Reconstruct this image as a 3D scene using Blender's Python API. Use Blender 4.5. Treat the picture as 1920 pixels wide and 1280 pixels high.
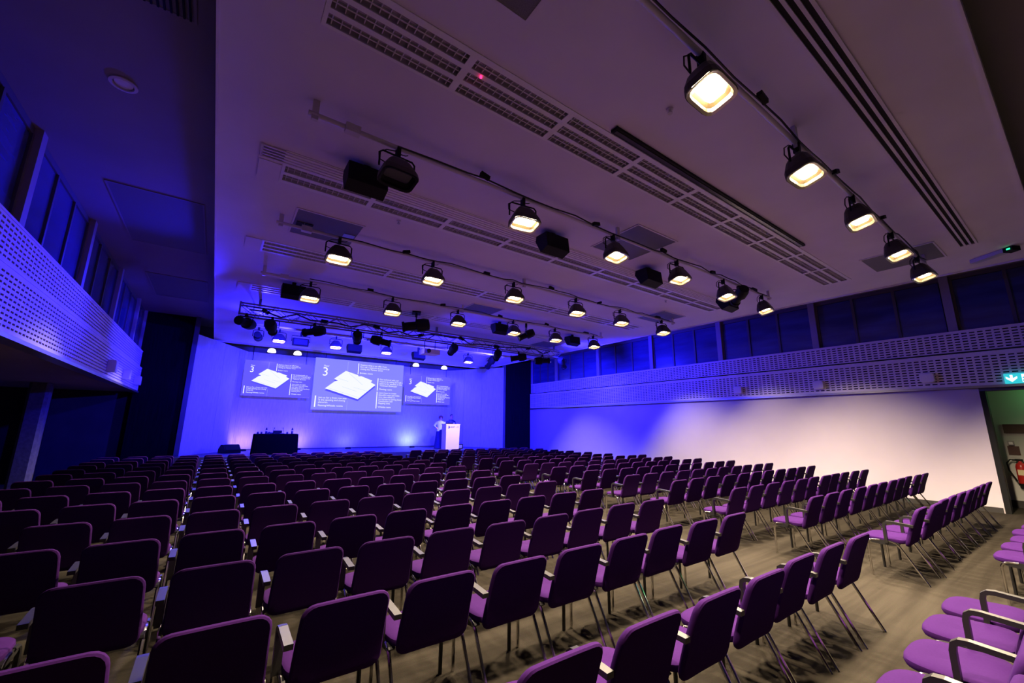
import bpy, math, random
from mathutils import Vector, Matrix

for o in list(bpy.data.objects):
    bpy.data.objects.remove(o, do_unlink=True)
SC = bpy.context.scene
COL = SC.collection
RND = random.Random(7)
R = math.radians

# ------------------------------------------------------------------ camera
FPX, YAW, PITCH, ROLL, CAMH = 772.11, 0.616165, 0.204989, 0.010063, 1.7
fw = Vector((math.sin(YAW) * math.cos(PITCH), math.cos(YAW) * math.cos(PITCH), math.sin(PITCH)))
rt = Vector((math.cos(YAW), -math.sin(YAW), 0))
up = rt.cross(fw)
r2 = rt * math.cos(ROLL) + up * math.sin(ROLL)
u2 = up * math.cos(ROLL) - rt * math.sin(ROLL)
cd = bpy.data.cameras.new('camera')
cd.sensor_fit = 'HORIZONTAL'
cd.sensor_width = 36.0
cd.lens = FPX / 1920 * 36
cd.clip_start = 0.02
cam = bpy.data.objects.new('camera', cd)
COL.objects.link(cam)
cam.matrix_world = Matrix(((r2.x, u2.x, -fw.x, 0), (r2.y, u2.y, -fw.y, 0), (r2.z, u2.z, -fw.z, CAMH), (0, 0, 0, 1)))
SC.camera = cam


def proj(p):
    d = Vector(p) - Vector((0, 0, CAMH))
    z = d.dot(fw)
    if z < 0.05:
        return None
    return 960 + FPX * d.dot(r2) / z, 640 - FPX * d.dot(u2) / z


# ------------------------------------------------------------------ world, exposure
w = bpy.data.worlds.new('world')
SC.world = w
w.use_nodes = True
w.node_tree.nodes['Background'].inputs[0].default_value = (0.004, 0.003, 0.010, 1)
w.node_tree.nodes['Background'].inputs[1].default_value = 1.0
SC.view_settings.view_transform = 'Standard'
SC.view_settings.look = 'None'
SC.view_settings.gamma = 1.0
SC.view_settings.use_curve_mapping = False
SC.view_settings.exposure = 0.0
SC.cycles.use_adaptive_sampling = True
SC.cycles.adaptive_threshold = 0.06
SC.cycles.max_bounces = 4
SC.cycles.diffuse_bounces = 3
SC.cycles.glossy_bounces = 2
SC.cycles.sample_clamp_indirect = 4.0
SC.cycles.caustics_reflective = False
SC.cycles.caustics_refractive = False

# light strengths (watts) and colours of the lamps the hall has
WARM = (1.0, 0.79, 0.54)
BLUE = (0.013, 0.010, 1.0)
FLOOD_W = 980.0
BLUE_GAIN = 27.0


# ------------------------------------------------------------------ helpers
class MB:
    def __init__(s):
        s.v, s.f, s.m = [], [], []
        s.mi = 0

    def add(s, vs, fs):
        b = len(s.v)
        s.v += [tuple(v) for v in vs]
        for f in fs:
            s.f.append(tuple(b + i for i in f))
            s.m.append(s.mi)
        return s

    def box(s, c, d, rot=None):
        hx, hy, hz = d[0] / 2, d[1] / 2, d[2] / 2
        vs = [Vector((x, y, z)) for x in (-hx, hx) for y in (-hy, hy) for z in (-hz, hz)]
        if rot is not None:
            vs = [rot @ v for v in vs]
        c = Vector(c)
        return s.add([c + v for v in vs], [(0, 1, 3, 2), (4, 6, 7, 5), (0, 4, 5, 1), (2, 3, 7, 6), (0, 2, 6, 4), (1, 5, 7, 3)])

    def bb(s, a, b):
        return s.box([(a[i] + b[i]) / 2 for i in range(3)], [abs(b[i] - a[i]) for i in range(3)])

    def rings(s, rings, cap=True):
        n = len(rings[0])
        vs = [p for r in rings for p in r]
        fs = []
        for k in range(len(rings) - 1):
            for i in range(n):
                j = (i + 1) % n
                fs.append((k * n + i, k * n + j, (k + 1) * n + j, (k + 1) * n + i))
        if cap:
            fs.append(tuple(range(n - 1, -1, -1)))
            fs.append(tuple((len(rings) - 1) * n + i for i in range(n)))
        return s.add(vs, fs)

    def tube(s, pts, r, n=8, cap=True):
        pts = [Vector(p) for p in pts]
        rs = r if isinstance(r, (list, tuple)) else [r] * len(pts)
        rings = []
        ref = None
        for i, p in enumerate(pts):
            t = (pts[min(i + 1, len(pts) - 1)] - pts[max(i - 1, 0)]).normalized()
            if ref is None:
                ref = Vector((1, 0, 0)) if abs(t.x) < 0.9 else Vector((0, 1, 0))
            a = (ref - t * ref.dot(t)).normalized()
            ref = a
            b = t.cross(a)
            rings.append([p + (a * math.cos(2 * math.pi * k / n) + b * math.sin(2 * math.pi * k / n)) * rs[i] for k in range(n)])
        return s.rings(rings, cap)

    def lathe(s, prof, n=16, mat=None):
        mat = mat or Matrix.Identity(4)
        rings = [[mat @ Vector((r * math.cos(2 * math.pi * k / n), r * math.sin(2 * math.pi * k / n), z)) for k in range(n)] for r, z in prof]
        return s.rings(rings)

    def prism(s, poly, a, b, fn):
        n = len(poly)
        vs = [fn(p, a) for p in poly] + [fn(p, b) for p in poly]
        fs = [tuple(range(n - 1, -1, -1)), tuple(range(n, 2 * n))]
        fs += [(i, (i + 1) % n, n + (i + 1) % n, n + i) for i in range(n)]
        return s.add(vs, fs)

    def mesh(s, name, mats, smooth=False):
        me = bpy.data.meshes.new(name)
        me.from_pydata(s.v, [], s.f)
        for m in (mats if isinstance(mats, (list, tuple)) else [mats]):
            me.materials.append(m)
        me.polygons.foreach_set('material_index', s.m)
        if smooth:
            me.polygons.foreach_set('use_smooth', [True] * len(s.f))
        me.update()
        import bmesh
        bm = bmesh.new()
        bm.from_mesh(me)
        bmesh.ops.recalc_face_normals(bm, faces=bm.faces)
        bm.to_mesh(me)
        bm.free()
        if smooth:
            try:
                me.set_sharp_from_angle(angle=R(40))
            except Exception:
                pass
        return me

    def build(s, name, mats, parent=None, smooth=False, **kw):
        return ob(name, s.mesh(name, mats, smooth), parent, **kw)


def ob(name, data, parent=None, loc=None, rot=None, label=None, cat=None, group=None, kind=None):
    o = bpy.data.objects.new(name, data)
    COL.objects.link(o)
    if parent is not None:
        o.parent = parent
    if loc is not None:
        o.location = loc
    if rot is not None:
        o.rotation_euler = rot
    tag(o, label, cat, group, kind)
    return o


def tag(o, label=None, cat=None, group=None, kind=None):
    if label:
        o['label'] = label
    if cat:
        o['category'] = cat
    if group:
        o['group'] = group
    if kind:
        o['kind'] = kind
    return o


def thing(name, label, cat, loc=(0, 0, 0), rot=None, group=None):
    return ob(name, None, None, loc, rot, label, cat, group)


def copy_tree(o, parent=None):
    c = o.copy()
    COL.objects.link(c)
    c.parent = parent
    for ch in o.children:
        copy_tree(ch, c)
    return c


def spot(name, parent, loc, aim, watts, color, deg, blend=0.5, size=0.06):
    ld = bpy.data.lights.new(name, 'SPOT')
    ld.energy = watts
    ld.color = color
    ld.spot_size = R(deg)
    ld.spot_blend = blend
    ld.shadow_soft_size = size
    o = ob(name, ld, parent, loc)
    o.rotation_euler = (Vector(aim) - Vector(loc)).to_track_quat('-Z', 'Y').to_euler()
    return o


ORD = ['zeroth', 'first', 'second', 'third', 'fourth', 'fifth', 'sixth', 'seventh', 'eighth', 'ninth', 'tenth', 'eleventh',
       'twelfth', 'thirteenth', 'fourteenth', 'fifteenth', 'sixteenth', 'seventeenth']


# ------------------------------------------------------------------ materials
def mat(name, col, rough=0.6, metal=0.0, noise=None, bump=0.0, emit=None, spec=0.5, coat=0.0):
    m = bpy.data.materials.new(name)
    m.use_nodes = True
    nt = m.node_tree
    b = nt.nodes['Principled BSDF']
    b.inputs['Base Color'].default_value = (*col, 1)
    b.inputs['Roughness'].default_value = rough
    b.inputs['Metallic'].default_value = metal
    b.inputs['Specular IOR Level'].default_value = spec
    if coat:
        b.inputs['Coat Weight'].default_value = coat
        b.inputs['Coat Roughness'].default_value = 0.08
    if emit:
        b.inputs['Emission Color'].default_value = (*emit[0], 1)
        b.inputs['Emission Strength'].default_value = emit[1]
    if noise:
        sc, amt, stretch = noise
        tc = nt.nodes.new('ShaderNodeTexCoord')
        mp = nt.nodes.new('ShaderNodeMapping')
        mp.inputs['Scale'].default_value = stretch
        nz = nt.nodes.new('ShaderNodeTexNoise')
        nz.inputs['Scale'].default_value = sc
        nz.inputs['Detail'].default_value = 5
        rp = nt.nodes.new('ShaderNodeValToRGB')
        rp.color_ramp.elements[0].position = 0.3
        rp.color_ramp.elements[1].position = 0.7
        rp.color_ramp.elements[0].color = (*[max(0, c * (1 - amt)) for c in col], 1)
        rp.color_ramp.elements[1].color = (*[min(1, c * (1 + amt)) for c in col], 1)
        L = nt.links.new
        L(tc.outputs['Object'], mp.inputs['Vector'])
        L(mp.outputs['Vector'], nz.inputs['Vector'])
        L(nz.outputs['Fac'], rp.inputs['Fac'])
        L(rp.outputs['Color'], b.inputs['Base Color'])
        if bump:
            bp = nt.nodes.new('ShaderNodeBump')
            bp.inputs['Strength'].default_value = bump
            bp.inputs['Distance'].default_value = 0.01
            L(nz.outputs['Fac'], bp.inputs['Height'])
            L(bp.outputs['Normal'], b.inputs['Normal'])
    return m


M = {}
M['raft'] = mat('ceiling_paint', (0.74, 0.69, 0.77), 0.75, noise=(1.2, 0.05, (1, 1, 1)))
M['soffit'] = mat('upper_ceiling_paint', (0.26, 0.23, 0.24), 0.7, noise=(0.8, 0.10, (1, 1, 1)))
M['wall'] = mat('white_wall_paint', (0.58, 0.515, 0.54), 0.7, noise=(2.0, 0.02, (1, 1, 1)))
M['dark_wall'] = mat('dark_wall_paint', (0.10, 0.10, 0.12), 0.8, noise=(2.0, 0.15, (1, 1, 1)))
M['shaded_wall'] = mat('shaded_dark_wall_paint', (0.035, 0.035, 0.04), 0.85, noise=(2.0, 0.15, (1, 1, 1)), spec=0.1)  # darker copy of the dark wall paint, under-gallery shade put into its colour
M['drape'] = mat('black_drape', (0.007, 0.007, 0.009), 0.95, noise=(6, 0.3, (4, 4, 0.2)), spec=0.0)
M['stage_wall'] = mat('grained_stage_panel', (0.50, 0.50, 0.52), 0.6, noise=(5, 0.12, (6, 6, 0.5)), bump=0.15)
M['stage_floor'] = mat('stage_floor', (0.05, 0.05, 0.055), 0.45, noise=(8, 0.2, (1, 1, 1)))
M['panel'] = mat('perforated_panel_paint', (0.84, 0.78, 0.80), 0.55)
M['backing'] = mat('black_backing', (0.012, 0.012, 0.016), 0.9)
M['metal_trim'] = mat('brushed_trim', (0.45, 0.43, 0.42), 0.3, 0.8)
M['frame'] = mat('window_frame', (0.10, 0.09, 0.10), 0.5)
M['post'] = mat('window_post', (0.34, 0.31, 0.32), 0.6)
M['pane'] = mat('blue_lit_pane', (0.05, 0.06, 0.20), 0.22, noise=(0.9, 0.25, (1, 1, 6)), coat=0.25)  # blue of the stage light put into the grey pane colour
M['concrete'] = mat('concrete', (0.085, 0.08, 0.085), 0.85, noise=(14, 0.22, (1, 1, 1)), bump=0.3)
M['base'] = mat('dark_skirting', (0.03, 0.027, 0.025), 0.5)
M['fabric'] = mat('purple_fabric', (0.040, 0.0095, 0.088), 0.9, noise=(90, 0.07, (1, 1, 1)), spec=0.04)
M['chrome'] = mat('chrome', (0.72, 0.70, 0.68), 0.12, 1.0)
M['black_steel'] = mat('black_steel', (0.018, 0.017, 0.018), 0.3)
M['arm'] = mat('satin_black_arm', (0.016, 0.015, 0.014), 0.38, spec=0.45)
M['black'] = mat('matt_black', (0.006, 0.006, 0.006), 0.6, spec=0.2)
M['cloth'] = mat('black_cloth', (0.003, 0.003, 0.003), 0.95, spec=0.0)
M['speaker_mesh'] = mat('speaker_mesh', (0.006, 0.006, 0.007), 0.7, spec=0.15)
M['reflector'] = mat('lamp_reflector', (0.55, 0.40, 0.24), 0.35, 0.6)
M['lamp_black'] = mat('lamp_housing', (0.035, 0.03, 0.026), 0.45)
M['cable'] = mat('black_cable', (0.012, 0.010, 0.014), 0.5)
M['pipe'] = mat('white_pipe', (0.62, 0.60, 0.60), 0.35)
M['truss'] = mat('truss_metal', (0.22, 0.21, 0.22), 0.4, 0.5)
M['lens'] = mat('lit_lens', (1, 0.9, 0.7), 0.4, emit=((1.0, 0.80, 0.48), 34.0))
M['rim'] = mat('lamp_rim', (0.6, 0.55, 0.45), 0.3, 0.7)
M['dead_lens'] = mat('unlit_lens', (0.05, 0.05, 0.06), 0.15)
M['trough'] = mat('louvre_trough', (0.80, 0.79, 0.79), 0.35)
M['louvre'] = mat('louvre_blades', (0.62, 0.60, 0.61), 0.35)
M['trough_dark'] = mat('trough_recess', (0.46, 0.44, 0.45), 0.28, 0.5)
M['grille'] = mat('mesh_grille', (0.16, 0.155, 0.16), 0.6, noise=(160, 0.35, (1, 1, 1)))
M['plastic'] = mat('white_plastic', (0.88, 0.85, 0.85), 0.45)
M['cream'] = mat('cream_laminate', (0.80, 0.68, 0.40), 0.5)
M['red'] = mat('extinguisher_red', (0.50, 0.025, 0.02), 0.3)
M['brown'] = mat('dark_brown_board', (0.09, 0.035, 0.03), 0.6)
M['corridor'] = mat('corridor_paint', (0.55, 0.54, 0.50), 0.7)
M['screen_mid'] = mat('screen_blue', (0.02, 0.02, 0.05), 0.5, emit=((0.25, 0.25, 1.0), 0.95))
M['screen_side'] = mat('screen_violet', (0.02, 0.02, 0.05), 0.5, emit=((0.125, 0.10, 0.86), 0.95))
M['ink'] = mat('screen_white', (0.05, 0.05, 0.05), 0.5, emit=((0.92, 0.93, 1.0), 1.05))
M['ink_soft'] = mat('screen_pale_blue', (0.05, 0.05, 0.05), 0.5, emit=((0.42, 0.44, 1.0), 1.0))
M['plan'] = mat('screen_plan', (0.05, 0.05, 0.05), 0.5, noise=None, emit=((0.92, 0.95, 0.98), 1.0))
M['plan_edge'] = mat('screen_plan_edge', (0.02, 0.02, 0.05), 0.5, emit=((0.08, 0.07, 0.62), 0.9))
M['plan_line'] = mat('screen_plan_lines', (0.02, 0.02, 0.05), 0.5, emit=((0.66, 0.74, 0.95), 1.0))
M['teal'] = mat('sign_teal', (0.0, 0.1, 0.12), 0.4, emit=((0.03, 0.55, 0.62), 1.1))
M['sign_white'] = mat('sign_white', (0.3, 0.3, 0.3), 0.4, emit=((0.85, 1.0, 1.0), 1.3))
M['green_led'] = mat('green_led', (0, 0.1, 0.02), 0.4, emit=((0.02, 1.0, 0.25), 3.0))
M['red_led'] = mat('red_led', (0.1, 0, 0.02), 0.4, emit=((1.0, 0.02, 0.12), 4.0))
M['blue_tube'] = mat('emergency_diffuser', (0.45, 0.45, 0.6), 0.3)
M['skin'] = mat('skin', (0.55, 0.30, 0.22), 0.55)
M['hair_dark'] = mat('dark_hair', (0.05, 0.025, 0.02), 0.6)
M['hair_red'] = mat('auburn_hair', (0.13, 0.04, 0.03), 0.6)
M['navy'] = mat('navy_cloth', (0.02, 0.022, 0.07), 0.8)
M['pale_cloth'] = mat('pale_blue_cloth', (0.42, 0.52, 0.62), 0.8)
M['white_lamp'] = mat('wash_lamp_face', (0.8, 0.8, 0.75), 0.4, emit=((1.0, 0.97, 0.82), 1.6))


def carpet_material():
    m = bpy.data.materials.new('streaked_carpet')
    m.use_nodes = True
    nt = m.node_tree
    L = nt.links.new
    b = nt.nodes['Principled BSDF']
    b.inputs['Roughness'].default_value = 0.95
    b.inputs['Specular IOR Level'].default_value = 0.1
    tc = nt.nodes.new('ShaderNodeTexCoord')

    def noise(scale, stretch, rot, detail):
        mp = nt.nodes.new('ShaderNodeMapping')
        mp.inputs['Scale'].default_value = stretch
        mp.inputs['Rotation'].default_value = (0, 0, rot)
        nz = nt.nodes.new('ShaderNodeTexNoise')
        nz.inputs['Scale'].default_value = scale
        nz.inputs['Detail'].default_value = detail
        nz.inputs['Distortion'].default_value = 0.4
        L(tc.outputs['Object'], mp.inputs['Vector'])
        L(mp.outputs['Vector'], nz.inputs['Vector'])
        return nz
    a = noise(1.0, (0.5, 9.0, 1), 0.06, 4)
    c = noise(120, (1, 1, 1), 0, 2)
    rp = nt.nodes.new('ShaderNodeValToRGB')
    rp.color_ramp.elements[0].position = 0.38
    rp.color_ramp.elements[1].position = 0.62
    rp.color_ramp.elements[0].color = (0.034, 0.028, 0.021, 1)
    rp.color_ramp.elements[1].color = (0.050, 0.042, 0.032, 1)
    L(a.outputs['Fac'], rp.inputs['Fac'])
    mx = nt.nodes.new('ShaderNodeMix')
    mx.data_type = 'RGBA'
    mx.blend_type = 'MULTIPLY'
    mx.inputs['Factor'].default_value = 0.5
    L(rp.outputs['Color'], mx.inputs[6])
    L(c.outputs['Color'], mx.inputs[7])
    L(mx.outputs[2], b.inputs['Base Color'])
    bp = nt.nodes.new('ShaderNodeBump')
    bp.inputs['Strength'].default_value = 0.4
    bp.inputs['Distance'].default_value = 0.004
    L(c.outputs['Fac'], bp.inputs['Height'])
    L(bp.outputs['Normal'], b.inputs['Normal'])
    return m


M['carpet'] = carpet_material()

# ------------------------------------------------------------------ room shell
XL, XR, XLL = -2.2, 14.0, -6.2
YB, YS, YW = -4.0, 18.0, 21.0
ZR, ZC = 4.9, 5.4
SX0, SX1, BX0, BX1, ZST, ZPT = -0.81, 12.22, 0.85, 10.52, 0.65, 4.8


def struct(name, mb, m, label=None, parent=None, smooth=False):
    return mb.build(name, m, parent, smooth, kind='structure' if parent is None else None, label=label)


struct('floor', MB().bb((XLL - 0.2, YB - 0.2, -0.1), (16.4, 21.4, 0)), M['carpet'], 'brown streaked carpet across the whole hall floor')
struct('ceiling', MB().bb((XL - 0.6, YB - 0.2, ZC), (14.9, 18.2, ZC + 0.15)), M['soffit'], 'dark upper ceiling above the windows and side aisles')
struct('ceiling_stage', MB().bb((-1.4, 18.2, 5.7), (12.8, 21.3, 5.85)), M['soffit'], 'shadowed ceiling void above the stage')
struct('wall_back', MB().bb((XLL - 0.2, YB - 0.2, 0), (16.4, YB, ZC)), M['dark_wall'], 'rear wall of the hall behind the seats')


def grid_sheet(xs, ys, hole, fn):
    mb = MB()
    idx = {}

    def vid(i, j):
        if (i, j) not in idx:
            idx[(i, j)] = len(mb.v)
            mb.v.append(tuple(fn(xs[i], ys[j])))
        return idx[(i, j)]
    for i in range(len(xs) - 1):
        for j in range(len(ys) - 1):
            if hole(i, j):
                continue
            mb.f.append((vid(i, j), vid(i + 1, j), vid(i + 1, j + 1), vid(i, j + 1)))
            mb.m.append(0)
    return mb


def solidify(o, t, off):
    md = o.modifiers.new('thickness', 'SOLIDIFY')
    md.thickness = t
    md.offset = off
    md.use_even_offset = False
    return o


# suspended white ceiling raft with openings for the recessed luminaires
SLOTS = [(0.30, 10.83, 2.64, 3.16), (0.30, 10.83, 5.10, 5.88), (0.30, 10.83, 8.06, 8.64), (0.30, 10.83, 10.90, 11.48), (0.30, 10.83, 13.75, 14.30)]
RX0, RX1, RY0, RY1 = -0.37, 12.0, 0.13, 19.45
xs = sorted({RX0, RX1, *[s[0] for s in SLOTS], *[s[1] for s in SLOTS], 2.0, 4.0, 6.0, 8.0})
ys = sorted({RY0, RY1, *[s[2] for s in SLOTS], *[s[3] for s in SLOTS]})


def in_slot(i, j):
    x, y = (xs[i] + xs[i + 1]) / 2, (ys[j] + ys[j + 1]) / 2
    return any(a < x < b and c < y < d for a, b, c, d in SLOTS)


raft = grid_sheet(xs, ys, in_slot, lambda x, y: (x, y, ZR)).build('ceiling_raft', M['raft'], kind='structure', label='white suspended ceiling raft carrying the lighting pipes')
solidify(raft, 0.06, 1 if raft.data.polygons[0].normal.z > 0 else -1)
for nm, a, b in (('lip', (RX0 - 0.02, RY0, ZR - 0.03), (RX0, RY1, ZR + 0.20)), ('lip', (RX1, RY0, ZR - 0.03), (RX1 + 0.02, RY1, ZR + 0.20)),
                 ('lip', (RX0 - 0.02, RY0 - 0.02, ZR - 0.03), (RX1 + 0.02, RY0, ZR + 0.20)), ('lip', (RX0 - 0.02, RY1, ZR - 0.05), (RX1 + 0.02, RY1 + 0.05, ZR + 0.20))):
    MB().bb(a, b).build(nm, M['raft'], raft)

# right white wall, door opening beyond its near end
DY = 1.50
wr = struct('wall_right', MB().bb((XR, DY, 0), (XR + 0.2, YS, 2.72)), M['wall'], 'long smooth white wall below the perforated band')
MB().bb((XR, YB, 2.60), (XR + 0.2, DY, 2.72)).build('lintel', M['dark_wall'], wr)
struct('baseboard_right', MB().bb((XR - 0.015, DY + 0.02, 0), (XR - 0.001, YS - 0.02, 0.11)), M['base'], 'dark skirting board along the white wall')
cw = struct('wall_corridor', MB().bb((15.35, YB, 0), (15.5, 3.0, 2.72)), M['corridor'], 'dim corridor wall with fire equipment beyond the doorway')
struct('ceiling_corridor', MB().bb((XR + 0.2, YB, 2.72), (15.5, 3.0, 2.8)), M['corridor'], 'corridor ceiling beyond the doorway')
struct('door_1', MB().bb((XR + 0.2, DY + 0.02, 0.01), (XR + 0.98, DY + 0.07, 2.30)), M['black'], 'black door leaf folded back inside the doorway')
struct('trim_1', MB().bb((XR - 0.01, DY - 0.09, 0), (XR + 0.24, DY - 0.005, 2.6)), M['black'], 'dark door jamb at the end of the white wall')
struct('baseboard_corridor', MB().bb((15.33, YB, 0), (15.349, 3.0, 0.16)), M['base'], 'dark skirting of the corridor wall')

# left side: open aisle under the gallery
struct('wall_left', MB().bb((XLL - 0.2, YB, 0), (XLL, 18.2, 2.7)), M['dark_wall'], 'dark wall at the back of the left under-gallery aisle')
struct('wall_left_end', MB().bb((XLL, 18.2, 0), (XL - 0.02, 18.35, 2.7)), M['shaded_wall'], 'dark grey end wall below the left gallery')
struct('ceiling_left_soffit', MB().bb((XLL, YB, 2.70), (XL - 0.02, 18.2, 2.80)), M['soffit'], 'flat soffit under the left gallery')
struct('wall_left_drape', MB().bb((XL - 0.05, 18.0, 0), (SX0 - 0.12, 18.12, ZC)), M['drape'], 'black drape between left gallery and stage panel')
struct('wall_right_drape', MB().bb((SX1 + 0.08, 18.0, 0), (XR + 0.2, 18.12, ZC)), M['drape'], 'black drape between stage panel and right wall')
colm = MB()
cw_, cx, cy = 0.19, -3.74, 15.75
poly = [(-cw_, -cw_ + .06), (-cw_ + .06, -cw_), (cw_ - .06, -cw_), (cw_, -cw_ + .06), (cw_, cw_ - .06), (cw_ - .06, cw_), (-cw_ + .06, cw_), (-cw_, cw_ - .06)]
colm.prism(poly, 0, 2.7, lambda p, z: (cx + p[0], cy + p[1], z))
struct('column_left', colm, M['concrete'], 'rough concrete column with chamfered edges under the left gallery')
struct('trim_2', MB().bb((-4.45, 17.9, 0), (-4.05, 18.19, 2.7)), M['black'], 'black recess strip beside the concrete column')


# perforated bands -----------------------------------------------------------
def band(side):
    sgn = 1 if side == 'right' else -1
    xw = XR if sgn > 0 else XL
    y0, y1 = (-0.6, 17.9) if sgn > 0 else (3.2, 17.9)
    root = ob('wall_%s_fascia' % side, None, kind='structure', label='%s band of slotted acoustic panels below the clerestory windows' % side)
    for k, (za, zb, rows, proud) in enumerate(((2.72, 3.44, 10, 0.06), (3.52, 3.99, 7, 0.0))):
        xf = xw - sgn * proud
        py, ly, pz, lz = 0.126, 0.088, 0.063, 0.026
        n = int((y1 - y0 - 0.1) / py)
        gy = [y0]
        for i in range(n):
            c = y0 + 0.06 + py * (i + 0.5)
            gy += [c - ly / 2, c + ly / 2]
        gy.append(y1)
        gz = [za]
        z_start = (za + zb) / 2 - pz * (rows - 1) / 2
        for i in range(rows):
            c = z_start + pz * i
            gz += [c - lz / 2, c + lz / 2]
        gz.append(zb)
        mb = grid_sheet(gy, gz, lambda i, j: i % 2 == 1 and j % 2 == 1, lambda y, z: (xf, y, z))
        o = mb.build('slotted_panel', M['panel'], root)
        solidify(o, 0.018, 0)
        bk = MB().bb((xf + sgn * 0.05, y0, za), (xf + sgn * 0.09, y1, zb))
        bk.build('backing', M['backing'], root)
    # middle ledge, lower lip, top capping
    MB().bb((xw - sgn * 0.075, y0, 3.44), (xw + sgn * 0.06, y1, 3.475)).build('ledge', M['panel'], root)
    MB().bb((xw - sgn * 0.10, y0, 2.665), (xw + sgn * 0.10, y1, 2.718)).build('bottom_rail', M['metal_trim'], root)
    MB().bb((xw - sgn * 0.02, y0, 3.99), (xw + sgn * 0.20, y1, 4.02)).build('sill', M['panel'], root)
    return root


band('right')
band('left')


# clerestory windows: bays of three panes between posts -----------------------
def clerestory(side, posts):
    sgn = 1 if side == 'right' else -1
    xg = (XR + 0.16) if sgn > 0 else (XL - 0.16)
    struct('wall_%s_upper' % side, MB().bb((xg + sgn * 0.10, YB, 3.9), (xg + sgn * 0.2, 18.0, ZC)), M['backing'], 'dark blinds behind the %s clerestory windows' % side)
    for k in range(len(posts) - 1):
        a, b = posts[k], posts[k + 1]
        wn = ob('window_%d' % (k + 1 + (0 if sgn > 0 else 10)), None, kind='structure',
                label='%s clerestory window bay of three dark panes, %s from the stage' % (side, ORD[k + 1]))
        pw = 0.16
        MB().bb((xg - sgn * 0.10, a - pw / 2, 4.02), (xg + sgn * 0.06, a + pw / 2, ZC - 0.002)).build('post', M['post'], wn)
        MB().bb((xg - sgn * 0.02, min(a, b), ZC - 0.10), (xg + sgn * 0.04, max(a, b), ZC - 0.003)).build('head_frame', M['frame'], wn)
        lo, hi = min(a, b) + pw / 2, max(a, b) - pw / 2
        t = (hi - lo) / 3
        for i in range(3):
            MB().bb((xg, lo + t * i + 0.03, 4.05), (xg + sgn * 0.015, lo + t * (i + 1) - 0.03, ZC - 0.11)).build('pane', M['pane'], wn)
        for i in (1, 2):
            MB().bb((xg - sgn * 0.03, lo + t * i - 0.03, 4.02), (xg + sgn * 0.03, lo + t * i + 0.03, ZC - 0.10)).build('mullion', M['frame'], wn)
        MB().bb((xg - sgn * 0.03, a + (pw / 2 if b > a else -pw / 2 - 0.05), 4.02), (xg + sgn * 0.03, a + (pw / 2 + 0.05 if b > a else -pw / 2), ZC - 0.10)).build('jamb', M['frame'], wn)


clerestory('right', [18.0, 15.92, 13.02, 10.14, 7.32, 4.49, 1.70, -1.1])
clerestory('left', [18.0, 16.3, 13.3, 10.36, 7.42, 4.5])

# ------------------------------------------------------------------ stage
st = struct('floor_stage', MB().bb((SX0 - 0.1, 17.0, 0), (SX1 + 0.1, YW, ZST)), M['stage_floor'], 'raised dark stage platform in front of blue wall')
struct('wall_stage_back', MB().bb((BX0 - 0.05, YW, ZST), (BX1 + 0.05, YW + 0.12, ZPT)), M['stage_wall'], 'grained stage back wall washed in blue light')
struct('baseboard_stage', MB().bb((BX0, YW - 0.02, ZST), (BX1, YW - 0.001, ZST + 0.04)), M['base'], 'dark strip at the foot of the stage back wall')
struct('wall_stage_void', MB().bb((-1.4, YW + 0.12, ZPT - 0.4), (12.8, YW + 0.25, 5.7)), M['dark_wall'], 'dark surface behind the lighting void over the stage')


def slab(a, b, t, z0, z1, seams):
    a, b = Vector(a), Vector(b)
    d = (b - a).normalized()
    n = Vector((-d.y, d.x))
    mb = MB()
    L = (b - a).length
    cuts = [0] + [s * L for s in seams] + [L]
    parts = []
    for i in range(len(cuts) - 1):
        p, q = a + d * (cuts[i] + (0.006 if i else 0)), a + d * (cuts[i + 1] - (0.006 if i < len(cuts) - 2 else 0))
        m_ = MB()
        m_.prism([p, q, q + n * t, p + n * t], z0, z1, lambda v, z: (v.x, v.y, z))
        parts.append(m_)
    return parts


for nm, a, b, seams in (('wall_stage_left', (SX0, YS), (BX0, YW), (0.50, 0.80, 0.93)), ('wall_stage_right', (BX1, YW), (SX1, YS), (0.08, 0.30, 0.62))):
    root = ob(nm, None, kind='structure', label='angled blue-lit panel wall on the %s side of the stage' % nm.split('_')[-1])
    for m_ in slab(a, b, 0.12, ZST, ZPT, seams):
        m_.build('panel', M['stage_wall'], root)
struct('trim_3', MB().bb((SX0 - 0.14, 17.9, 0), (SX0 - 0.005, 18.13, ZC)), M['dark_wall'], 'dark edge post at the left of the stage')
struct('trim_4', MB().bb((SX1 + 0.01, 17.9, 0), (SX1 + 0.075, 18.13, ZC)), M['dark_wall'], 'dark edge post at the right of the stage')

# ------------------------------------------------------------------ chairs
def rrect(w, h, r, n=5):
    pts = []
    for cx_, cy_, a0 in ((w / 2 - r, h / 2 - r, 0), (-w / 2 + r, h / 2 - r, 90), (-w / 2 + r, -h / 2 + r, 180), (w / 2 - r, -h / 2 + r, 270)):
        for k in range(n):
            a = R(a0 + 90 * k / (n - 1))
            pts.append((cx_ + r * math.cos(a), cy_ + r * math.sin(a)))
    return pts


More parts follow.
